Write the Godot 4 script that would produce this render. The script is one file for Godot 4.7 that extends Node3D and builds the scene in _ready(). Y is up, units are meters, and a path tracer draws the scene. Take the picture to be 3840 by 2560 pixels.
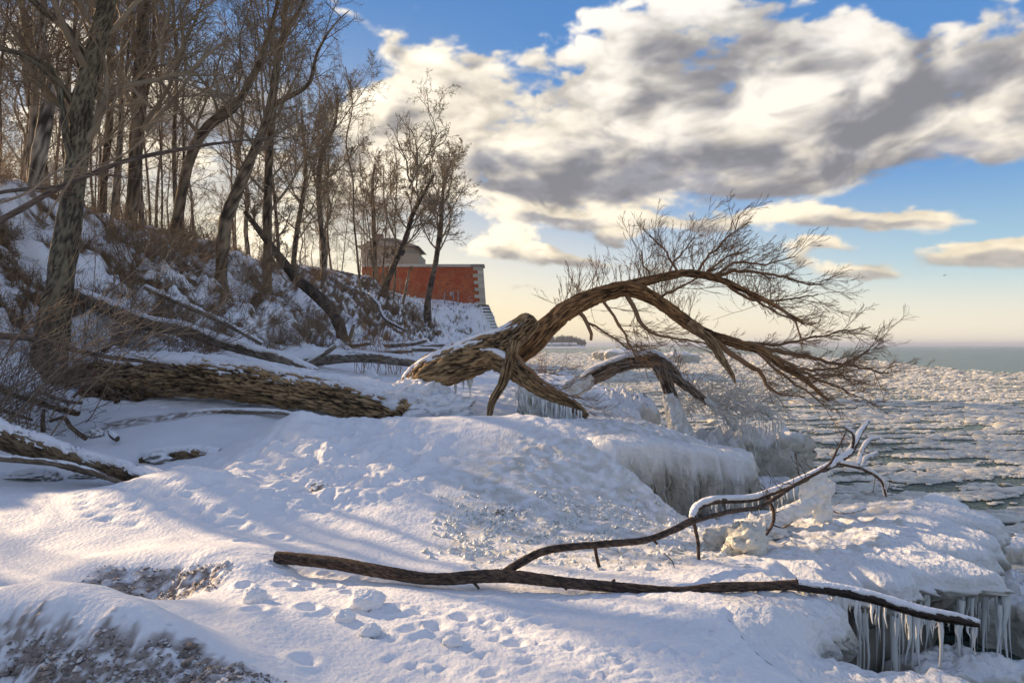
extends Node3D

# ---------------------------------------------------------------- helpers
const EYE := Vector3(0, 2.6, 0)
const FOCAL := 1572.0      # the survey of the photograph was taken on a 2352 x 1568 sheet
var used := {}
var M := {}
var ice_variants: Array = []

class MB:                  # a mesh under construction
	var v := PackedVector3Array()
	var n := PackedVector3Array()
	var c := PackedColorArray()
	var u := PackedVector2Array()
	var i := PackedInt32Array()
	var tint := Color(1, 1, 1)
	func commit(off := Vector3.ZERO) -> ArrayMesh:
		var a := []
		a.resize(Mesh.ARRAY_MAX)
		var vv := v
		if off != Vector3.ZERO:
			vv = Transform3D(Basis(), -off) * v
		a[Mesh.ARRAY_VERTEX] = vv
		a[Mesh.ARRAY_NORMAL] = n
		if c.size() == v.size():
			a[Mesh.ARRAY_COLOR] = c
		if u.size() == v.size():
			a[Mesh.ARRAY_TEX_UV] = u
		a[Mesh.ARRAY_INDEX] = i
		var m := ArrayMesh.new()
		if v.size() and i.size():
			m.add_surface_from_arrays(Mesh.PRIMITIVE_TRIANGLES, a)
		return m

func at(px: float, py: float, d: float) -> Vector3:
	return Vector3((px - 1176.0) / FOCAL * d, EYE.y - (py - 793.0) / FOCAL * d, -d)

func numbered(called: String) -> String:
	var k: int = used.get(called, 0)
	used[called] = k + 1
	return called if k == 0 else "%s_%03d" % [called, k]

func thing(called: String, label: String, category: String, pos := Vector3.ZERO, group := "") -> Node3D:
	var o := Node3D.new()
	o.name = numbered(called)
	add_child(o, true)
	o.position = pos
	tag(o, label, category, group)
	return o

func tag(o: Node, label: String, category := "", group := "", kind := "") -> void:
	if label: o.set_meta("label", label)
	if category: o.set_meta("category", category)
	if group: o.set_meta("group", group)
	if kind: o.set_meta("kind", kind)

func part(root: Node3D, called: String, mesh: Mesh, mat: Material, label := "") -> MeshInstance3D:
	var o := MeshInstance3D.new()
	o.name = called
	o.mesh = mesh
	o.material_override = mat
	root.add_child(o, true)
	var k := 1
	if label: o.set_meta("label", label)
	return o

func struct(called: String, mesh: Mesh, mat: Material, label: String) -> MeshInstance3D:
	var o := MeshInstance3D.new()
	o.name = numbered(called)
	o.mesh = mesh
	o.material_override = mat
	add_child(o, true)
	tag(o, label, "", "", "structure")
	return o

func mat(albedo: Color, rough: float, vcol := true) -> StandardMaterial3D:
	var m := StandardMaterial3D.new()
	m.albedo_color = albedo.linear_to_srgb()
	m.roughness = rough
	m.vertex_color_use_as_albedo = vcol
	m.metallic_specular = 0.4
	return m

func noise(kind: int, freq: float, oct := 4, sd := 1) -> FastNoiseLite:
	var f := FastNoiseLite.new()
	f.noise_type = kind
	f.frequency = freq
	f.fractal_type = FastNoiseLite.FRACTAL_FBM if oct > 1 else FastNoiseLite.FRACTAL_NONE
	f.fractal_octaves = oct
	f.seed = sd
	return f

func bump(m: StandardMaterial3D, freq: float, per_metre: float, cm: float, sd := 3, oct := 5, size := 512) -> void:
	var t := NoiseTexture2D.new()
	t.width = size
	t.height = size
	t.seamless = true
	t.noise = noise(FastNoiseLite.TYPE_SIMPLEX, freq, oct, sd)
	m.heightmap_enabled = true
	m.heightmap_texture = t
	m.heightmap_scale = cm
	m.uv1_triplanar = true
	m.uv1_world_triplanar = true
	m.uv1_scale = Vector3.ONE * per_metre

func grid_index(mb: MB, base: int, nu: int, nv: int, wrap := false) -> void:   # nu rings of nv points
	var w := nv if wrap else nv - 1
	for r in nu - 1:
		for s in w:
			var a := base + r * nv + s
			var b := base + r * nv + (s + 1) % nv
			var c2 := a + nv
			var d := b + nv
			mb.i.append(a); mb.i.append(b); mb.i.append(c2)
			mb.i.append(b); mb.i.append(d); mb.i.append(c2)

func grid_normals(mb: MB, base: int, nu: int, nv: int, wrap := false) -> void:
	for r in nu:
		var r0: int = base + maxi(r - 1, 0) * nv
		var r1: int = base + mini(r + 1, nu - 1) * nv
		for s in nv:
			var s0 := posmod(s - 1, nv) if wrap else maxi(s - 1, 0)
			var s1 := (s + 1) % nv if wrap else mini(s + 1, nv - 1)
			var along := mb.v[r1 + s] - mb.v[r0 + s]
			var across := mb.v[base + r * nv + s1] - mb.v[base + r * nv + s0]
			mb.n[base + r * nv + s] = along.cross(across).normalized()

func tube(mb: MB, pts: PackedVector3Array, rad: PackedFloat32Array, sides: int) -> void:
	var base := mb.v.size()
	var n := pts.size()
	var dir := (pts[1] - pts[0]).normalized()
	var ref := Vector3.RIGHT if absf(dir.x) < 0.7 else Vector3.UP
	var x := dir.cross(ref).normalized()
	for k in n:
		if k > 0 and k < n - 1:
			dir = (pts[k + 1] - pts[k - 1]).normalized()
		elif k == n - 1:
			dir = (pts[k] - pts[k - 1]).normalized()
		x = (x - dir * dir.dot(x)).normalized()
		var y := x.cross(dir)
		var r := rad[k]
		for s in sides:
			var a := TAU * s / sides
			var o := x * cos(a) + y * sin(a)
			mb.v.append(pts[k] + o * r)
			mb.n.append(o)
			mb.c.append(mb.tint)
	for k in n - 1:
		for s in sides:
			var a := base + k * sides + s
			var b := base + k * sides + (s + 1) % sides
			mb.i.append(a); mb.i.append(b); mb.i.append(a + sides)
			mb.i.append(b); mb.i.append(b + sides); mb.i.append(a + sides)

func spline(pts: Array, rad: Array, step: float) -> Array:      # [points, radii] along a Catmull-Rom curve
	var op := PackedVector3Array()
	var orr := PackedFloat32Array()
	for k in pts.size() - 1:
		var p0: Vector3 = pts[maxi(k - 1, 0)]
		var p1: Vector3 = pts[k]
		var p2: Vector3 = pts[k + 1]
		var p3: Vector3 = pts[mini(k + 2, pts.size() - 1)]
		var m := maxi(1, roundi(p1.distance_to(p2) / step))
		for j in m:
			var t := float(j) / m
			op.append(p1.cubic_interpolate(p2, p0, p3, t))
			orr.append(lerpf(rad[k], rad[k + 1], t))
	op.append(pts[-1])
	orr.append(rad[-1])
	return [op, orr]

# a tube of furrowed bark; «snow» collects the snow lying on its upper side
func bark(mb: MB, pts: Array, rad: Array, o: Dictionary, snow: MB = null) -> Array:
	var sp := spline(pts, rad, o.get("step", 0.05))
	var P: PackedVector3Array = sp[0]
	var R: PackedFloat32Array = sp[1]
	var sides: int = o.get("sides", 24)
	var amp: float = o.get("amp", 0.02)
	var fa: float = o.get("fa", 18.0)
	var fl: float = o.get("fl", 4.0)
	var lo: Color = o.get("lo", Color(0.05, 0.03, 0.018))
	var hi: Color = o.get("hi", Color(0.2, 0.15, 0.1))
	var sd: int = o.get("seed", 1)
	var th: float = o.get("snow", 0.04)
	var cell := noise(FastNoiseLite.TYPE_CELLULAR, 1.0, 1, sd)
	cell.cellular_return_type = FastNoiseLite.RETURN_DISTANCE2_SUB
	cell.cellular_jitter = 1.0
	var warp := noise(FastNoiseLite.TYPE_SIMPLEX, 1.0, 2, sd + 7)
	var fine := noise(FastNoiseLite.TYPE_SIMPLEX, 1.0, 3, sd + 9)
	var base := mb.v.size()
	var sbase := snow.v.size() if snow else 0
	var n := P.size()
	var dir := (P[1] - P[0]).normalized()
	var ref := Vector3.UP if absf(dir.y) < 0.8 else Vector3.RIGHT
	var x := dir.cross(ref).normalized()
	var dist := 0.0
	var have := PackedByteArray()
	for k in n:
		if k > 0:
			dist += P[k].distance_to(P[k - 1])
		dir = (P[mini(k + 1, n - 1)] - P[maxi(k - 1, 0)]).normalized()
		x = (x - dir * dir.dot(x)).normalized()
		var y := x.cross(dir)
		for s in sides:
			var a := TAU * s / sides
			var ca := cos(a)
			var sa := sin(a)
			var nrm := x * ca + y * sa
			var r := R[k]
			var qx := ca * r * fa
			var qy := sa * r * fa
			var ql := dist * fl
			var w := warp.get_noise_3d(qx * 0.5, ql * 0.6, qy * 0.5)
			var e := clampf((cell.get_noise_3d(qx + w * 1.7, ql + w * 0.9, qy - w * 1.3) + 1.0) * 1.5, 0.0, 1.0)
			var e3 := clampf((cell.get_noise_3d(qx * 2.3 + w * 2.0 + 50.0, ql * 3.2, qy * 2.3) + 1.0) * 1.5, 0.0, 1.0)
			var plate := smoothstep(0.04, 0.45, e) * (0.72 + 0.28 * smoothstep(0.0, 0.3, e3))
			var f := fine.get_noise_3d(qx * 2.2, ql * 1.6, qy * 2.2)
			var big := warp.get_noise_3d(qx * 0.12 + 40.0, dist * 0.8, qy * 0.12)
			var lump := r * 0.16 * big
			var am := minf(amp, r * 0.3)
			mb.v.append(P[k] + nrm * (r + lump + am * (plate - 0.6) + am * 0.35 * f))
			mb.n.append(nrm)
			var tone := lo.lerp(hi, clampf(plate * 0.85 + f * 0.55 + big * 0.4, 0.0, 1.0))
			var worn := smoothstep(0.18, 0.5, warp.get_noise_3d(qx * 0.35 + 9.0, ql * 0.5, qy * 0.35 + 60.0)) * float(o.get("worn", 0.55)) * plate
			mb.c.append(tone.lerp(Color(hi.r * 0.95, hi.g * 1.1, hi.b * 1.3), worn))
			if snow:
				var q := fine.get_noise_3d(qx * 0.25 + 9.0, ql * 0.4, qy * 0.25)
				var cover := smoothstep(o.get("s0", 0.25), o.get("s1", 0.85), nrm.y + 0.55 * q - 0.25 * (plate - 0.5))
				snow.v.append(P[k] + nrm * (r + lump + (th * cover + am * 0.45 * cover - 0.012 if cover > 0.03 else -0.03 - am)))
				snow.n.append(nrm)
				snow.c.append(Color(0.84, 0.85, 0.88))
				have.append(1 if cover > 0.03 else 0)
	grid_index(mb, base, n, sides, true)
	grid_normals(mb, base, n, sides, true)
	for e2 in 2:                                     # the two ends
		var first := base + (n - 1) * sides * e2
		var mid := mb.v.size()
		var dd := (P[n - 1] - P[n - 2]).normalized() if e2 else (P[0] - P[1]).normalized()
		mb.v.append(P[(n - 1) * e2] + dd * R[(n - 1) * e2] * 0.25)
		mb.n.append(dd)
		mb.c.append(hi.lerp(lo, 0.4))
		for s in sides:
			var a := first + s
			var b := first + (s + 1) % sides
			mb.i.append(mid)
			mb.i.append(a if e2 == 1 else b)
			mb.i.append(b if e2 == 1 else a)
	if snow:
		grid_normals(snow, sbase, n, sides, true)
		for k in n - 1:
			for s in sides:
				var s2 := (s + 1) % sides
				if have[k * sides + s] + have[k * sides + s2] + have[(k + 1) * sides + s] + have[(k + 1) * sides + s2] == 0:
					continue
				var a := sbase + k * sides + s
				var b := sbase + k * sides + s2
				snow.i.append(a); snow.i.append(b); snow.i.append(a + sides)
				snow.i.append(b); snow.i.append(b + sides); snow.i.append(a + sides)
	return sp

# a bare branch that forks into thinner ones
func grow(mb: MB, p: Vector3, dir: Vector3, length: float, r: float, lvl: int, P: Dictionary, rng: RandomNumberGenerator) -> void:
	var n: int = P.segs[lvl]
	var pts := PackedVector3Array([p])
	var rad := PackedFloat32Array([r])
	var wob: float = P.wob[lvl]
	var tro: Vector3 = P.trop[lvl]
	var tip: float = maxf(P.minr, r * P.tip[lvl])
	var q := p
	var d := dir
	for k in n:
		d = (d + Vector3(rng.randfn(), rng.randfn(), rng.randfn()) * wob + tro).normalized()
		q += d * (length / n)
		pts.append(q)
		rad.append(lerpf(r, tip, (k + 1.0) / n))
	tube(mb, pts, rad, P.sides[lvl])
	if lvl + 1 >= P.segs.size():
		return
	var kids := roundi(P.kids[lvl] * rng.randf_range(0.75, 1.25))
	for k in kids:
		var t: float = clampf(P.t0 + (1.0 - P.t0) * (k + rng.randf()) / kids, 0.0, 0.98)
		var f := t * n
		var j := mini(int(f), n - 1)
		var b := pts[j].lerp(pts[j + 1], f - j)
		var dd := (pts[j + 1] - pts[j]).normalized()
		var side := dd.cross(Vector3(rng.randfn(), rng.randfn(), rng.randfn())).normalized()
		var ang: float = rng.randf_range(0.45, 1.0) * P.get("open", 1.0)
		var cd := (dd * cos(ang) + side * sin(ang)).normalized()
		grow(mb, b, cd, length * P.ratio * (1.15 - 0.6 * t) * rng.randf_range(0.6, 1.2), maxf(P.minr, lerpf(rad[j], rad[j + 1], f - j) * P.thin), lvl + 1, P, rng)

func blob(mb: MB, c: Vector3, r: Vector3, amp: float, freq: float, sd: int, nu := 20, nv := 28, flat := -1.0) -> void:
	var f := noise(FastNoiseLite.TYPE_SIMPLEX, freq, 4, sd)
	var base := mb.v.size()
	for a in nu + 1:
		var th := PI * a / nu
		for b in nv:
			var ph := -TAU * b / nv
			var d := Vector3(sin(th) * cos(ph), cos(th), sin(th) * sin(ph))
			var k := 1.0 + amp * f.get_noise_3dv(d * 1.5 + c)
			var p := d * k
			p.y = maxf(p.y, flat)
			mb.v.append(c + p * r)
			mb.n.append(d)
			mb.c.append(mb.tint)
	grid_index(mb, base, nu + 1, nv, true)
	grid_normals(mb, base, nu + 1, nv, true)
	for b in nv:
		mb.n[base + b] = Vector3.UP
		mb.n[base + nu * nv + b] = Vector3.DOWN
# ---------------------------------------------------------------- sky: air and clouds
var cn1: FastNoiseLite
var cn2: FastNoiseLite
var cn3: FastNoiseLite
# clouds: x, y, half width, half height, strength on the survey sheet
const CLOUDS := [
	[1360, 250, 260, 120, 1.15], [1010, 215, 240, 150, 1.15], [1560, 150, 420, 170, 1.15], [1850, 120, 260, 150, 1.1], [1620, 370, 420, 120, 1.25],
	[1280, 400, 260, 130, 1.15], [930, 330, 160, 200, 1.1], [1780, 390, 240, 90, 1.1], [2180, 230, 260, 180, 1.25], [1990, 300, 220, 90, 1.0], [2320, 120, 160, 200, 1.1], [2330, 330, 110, 70, 0.9],
	[2000, 505, 210, 45, 0.95], [2130, 500, 160, 45, 0.9], [1760, 515, 140, 36, 0.8], [2230, 590, 180, 46, 0.95], [2330, 580, 140, 50, 0.95], [1920, 578, 100, 24, 1.0],
	[1990, 640, 130, 30, 1.05], [1850, 610, 50, 24, 0.9], [1130, 575, 110, 40, 1.1], [1290, 605, 130, 30, 0.95], [1290, 505, 210, 42, 1.1], [1410, 553, 80, 24, 0.95], [1500, 610, 150, 28, 0.75], [1200, 660, 160, 18, 0.6], [1130, 700, 120, 14, 0.5], [1560, 520, 200, 36, 0.8],
	[1085, 115, 45, 16, 0.45], [1215, 110, 50, 30, 0.5], [1160, 75, 40, 16, 0.35], [880, 90, 70, 50, 0.5], [820, 30, 60, 40, 0.45],
	[700, 420, 330, 200, 1.0], [420, 250, 200, 160, 0.9], [180, 330, 260, 260, 1.0], [80, 80, 200, 120, 0.8], [560, 620, 330, 110, 0.8], [2340, 720, 90, 8, 0.4]]
# where the clouds are deep and grey: x, y, half width, half height, amount
const DEEP := [
	[1660, 385, 380, 100, 1.0], [1480, 310, 330, 100, 0.75], [1780, 210, 230, 110, 0.75], [1300, 400, 280, 80, 0.7], [2230, 240, 300, 190, 1.3], [2310, 130, 200, 150, 0.8], [1900, 260, 150, 60, 0.5], [2060, 330, 150, 45, 0.5], [1820, 60, 180, 60, 0.3], [1150, 380, 80, 40, 0.55],
	[1850, 100, 130, 60, 0.7], [905, 225, 70, 26, 0.5], [900, 290, 60, 30, 0.5], [2080, 520, 150, 22, 0.6], [2260, 610, 140, 22, 0.8], [2000, 655, 90, 10, 0.5], [1180, 585, 48, 22, 0.9], [1290, 520, 150, 16, 0.6], [1420, 565, 40, 9, 0.5], [1310, 615, 80, 12, 0.5], [2340, 720, 80, 6, 0.5]]

func ellipses(list: Array, px: float, py: float) -> float:
	var m := 0.0
	for e in list:
		var dx: float = (px - e[0]) / e[2]
		if absf(dx) > 1.9: continue
		var dy: float = (py - e[1]) / e[3]
		if dy > 0.0: dy *= 1.25
		m += e[4] * exp(-1.5 * (dx * dx + dy * dy))
	return m

func sky_colour(d: Vector3) -> Color:
	var y := maxf(d.y, 0.0)
	var inside := 0.0
	var px := 0.0
	var py := 0.0
	if d.z < -0.15:
		px = 1176.0 - FOCAL * d.x / d.z
		py = 793.0 + FOCAL * d.y / d.z
		inside = (1.0 - smoothstep(1350.0, 1900.0, absf(px - 1176.0))) * smoothstep(-700.0, -150.0, py)
	# clear air, warm and pale low down towards the sun
	var sunward := 0.5 + 0.5 * (d.x * -0.62 + d.z * -0.78) / maxf(0.05, sqrt(d.x * d.x + d.z * d.z))
	var blue := Color(0.085, 0.225, 0.47).lerp(Color(0.06, 0.15, 0.36), smoothstep(0.2, 0.7, y))
	var low := Color(0.74, 0.65, 0.48).lerp(Color(0.78, 0.62, 0.35), smoothstep(0.72, 0.98, sunward)).lerp(Color(0.55, 0.55, 0.54), smoothstep(0.75, 0.2, sunward))
	var mid := Color(0.34, 0.49, 0.53).lerp(Color(0.66, 0.64, 0.55), smoothstep(0.6, 0.93, sunward))
	var c := low.lerp(mid, smoothstep(0.0, 0.125, y)).lerp(blue, smoothstep(0.05, 0.27, y))
	c = c.lerp(Color(0.82, 0.71, 0.47), 0.75 * smoothstep(0.84, 1.0, sunward) * (1.0 - smoothstep(0.05, 0.5, y)))
	# clouds
	var s := Vector3(d.x, d.y * 1.9, d.z)
	var w := cn2.get_noise_3dv(s * 2.3)
	var f := cn1.get_noise_3d(s.x * 3.2 + w * 0.25, s.y * 3.2, s.z * 3.2 + w * 0.25)
	var wide := cn2.get_noise_3d(s.x * 1.1 + 31.0, s.y * 1.6, s.z * 1.1)
	var gen := wide * 1.5 + 0.12
	var shape := gen
	var deep := clampf(wide * 1.4 + 0.25 + f * 0.5, 0.0, 1.0)
	var fine := cn1.get_noise_3d(s.x * 10.0, s.y * 12.0, s.z * 10.0)
	var under := 0.0
	var tuft := cn3.get_noise_3d(s.x * 13.0 + f, s.y * 15.0, s.z * 13.0) - 0.1
	var puff := -cn3.get_noise_3d(s.x * 5.0 + w * 0.3, s.y * 5.5, s.z * 5.0)
	if inside > 0.0:
		var k := clampf(y * 5.0, 0.5, 1.0)
		var jx := px + (w * 70.0 + f * 60.0) * k
		var jy := py + (f * 60.0 + fine * 26.0 + puff * 12.0) * k
		var e0 := minf(ellipses(CLOUDS, jx, jy), 1.3)
		shape = lerpf(gen, e0 - 0.47, inside)
		deep = lerpf(deep, 0.9 - 0.9 * exp(-1.0 * ellipses(DEEP, px + f * 60.0 + fine * 20.0, py + f * 50.0 + fine * 24.0)), inside)
		under = inside * clampf((minf(ellipses(CLOUDS, jx, jy - 20.0), 1.3) - minf(ellipses(CLOUDS, jx, jy + 20.0), 1.3)) * 1.0, -0.35, 0.55)
	var den := shape * 0.85 + f * 0.62 * clampf(y * 4.0, 0.4, 1.0) + fine * 0.30 + puff * 0.13 - tuft * 0.16
	var alpha := smoothstep(-0.06, 0.30, den)
	# the side towards the sun is bright, the underside and the far side of a billow grey
	var s2 := s + Vector3(-0.035, 0.055, -0.02)
	var f2 := cn1.get_noise_3d(s2.x * 3.2 + w * 0.25, s2.y * 3.2, s2.z * 3.2 + w * 0.25)
	var puff2 := -cn3.get_noise_3d(s2.x * 5.0 + w * 0.3, s2.y * 5.5, s2.z * 5.0)
	var lit := (f - f2) * 1.5 + (puff - puff2) * 0.42
	var shade := clampf(deep * 0.92 + under - lit * 0.8 + 0.12 + 0.20 * f + 0.20 * fine, 0.0, 1.0)
	var warm := smoothstep(0.45, 0.0, y)
	var white := Color(0.60, 0.57, 0.525).lerp(Color(0.68, 0.565, 0.37), warm * 0.8)
	white = white.lerp(Color(0.92, 0.80, 0.60), smoothstep(0.80, 0.99, sunward) * 0.7)
	var relief := clampf(1.0 + 0.35 * lit + 0.22 * f + 0.26 * fine - 0.12 * tuft, 0.75, 1.25)
	var grey := Color(0.235, 0.235, 0.26).lerp(Color(0.37, 0.335, 0.285), smoothstep(0.25, 0.04, y))
	var cc := white.lerp(grey, smoothstep(-0.1, 1.05, shade))
	cc = Color(cc.r * relief, cc.g * relief, cc.b * relief)
	var out := c.lerp(cc, alpha * lerpf(0.55, 1.0, smoothstep(0.02, 0.12, y)))
	return Color(out.r * 0.94, out.g * 0.94, out.b * 0.95)

func make_sky() -> PanoramaSkyMaterial:
	cn1 = noise(FastNoiseLite.TYPE_SIMPLEX, 1.0, 6, 11)
	cn1.fractal_gain = 0.52
	cn2 = noise(FastNoiseLite.TYPE_SIMPLEX, 1.0, 3, 5)
	cn3 = noise(FastNoiseLite.TYPE_SIMPLEX, 1.0, 4, 15)
	cn3.fractal_type = FastNoiseLite.FRACTAL_RIDGED
	var W := 4096
	var low := Image.create_empty(512, 256, false, Image.FORMAT_RGBF)
	for y in 256:
		var el := PI * (0.5 - (y + 0.5) / 256.0)
		for x in 512:
			var az := TAU * (x + 0.5) / 512.0
			low.set_pixel(x, y, sky_colour(Vector3(sin(az) * cos(el), sin(el), -cos(az) * cos(el))))
	low.resize(W, W / 2, Image.INTERPOLATE_CUBIC)
	var x0 := 1536
	var y0 := 560
	var win := Image.create_empty(1024, 470, false, Image.FORMAT_RGBF)
	for y in 470:
		var el := PI * (0.5 - (y0 + y + 0.5) / (W / 2.0))
		for x in 1024:
			var az := TAU * ((x0 + x + 0.5) / W - 0.5)
			win.set_pixel(x, y, sky_colour(Vector3(sin(az) * cos(el), sin(el), -cos(az) * cos(el))))
	low.blit_rect(win, Rect2i(0, 0, 512, 470), Vector2i(W - 512, y0))     # straight ahead is at the image's edge
	low.blit_rect(win, Rect2i(512, 0, 512, 470), Vector2i(0, y0))
	var m := PanoramaSkyMaterial.new()
	m.panorama = ImageTexture.create_from_image(low)
	return m

func setup() -> void:
	var cam := Camera3D.new()
	cam.name = "camera"
	cam.fov = 53.1
	cam.near = 0.05
	cam.far = 40000.0
	cam.position = EYE
	cam.rotation_degrees = Vector3(0.33, 0, 0)
	add_child(cam)
	cam.current = true
	var e := Environment.new()
	e.background_mode = Environment.BG_SKY
	e.sky = Sky.new()
	e.sky.sky_material = make_sky()
	e.tonemap_mode = Environment.TONE_MAPPER_LINEAR
	e.tonemap_exposure = 1.54
	e.fog_enabled = true
	e.fog_density = 0.00038
	e.fog_light_color = Color(0.80, 0.84, 0.92)
	e.sdfgi_enabled = true
	e.ssao_enabled = true
	e.ssil_enabled = true
	var we := WorldEnvironment.new()
	we.name = "world"
	we.environment = e
	add_child(we)
	var sun := DirectionalLight3D.new()
	sun.name = "sun"
	sun.light_color = Color(1.0, 0.86, 0.68)
	sun.light_energy = 1.5
	sun.light_angular_distance = 0.6
	sun.shadow_enabled = true
	var az := deg_to_rad(-58.0)
	var el := deg_to_rad(22.0)
	var to_sun := Vector3(sin(az) * cos(el), sin(el), -cos(az) * cos(el))
	sun.look_at_from_position(Vector3.ZERO, -to_sun, Vector3.UP)
	add_child(sun)
# ---------------------------------------------------------------- the lie of the land
var spot_p := PackedVector2Array()
var spot_w := PackedFloat64Array()
var gx := PackedFloat32Array()
var gz := PackedFloat32Array()
var gh := PackedFloat32Array()       # finished heights
var land_edge := PackedVector2Array()
var nzA: FastNoiseLite
var nzB: FastNoiseLite
var nzC: FastNoiseLite

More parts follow.
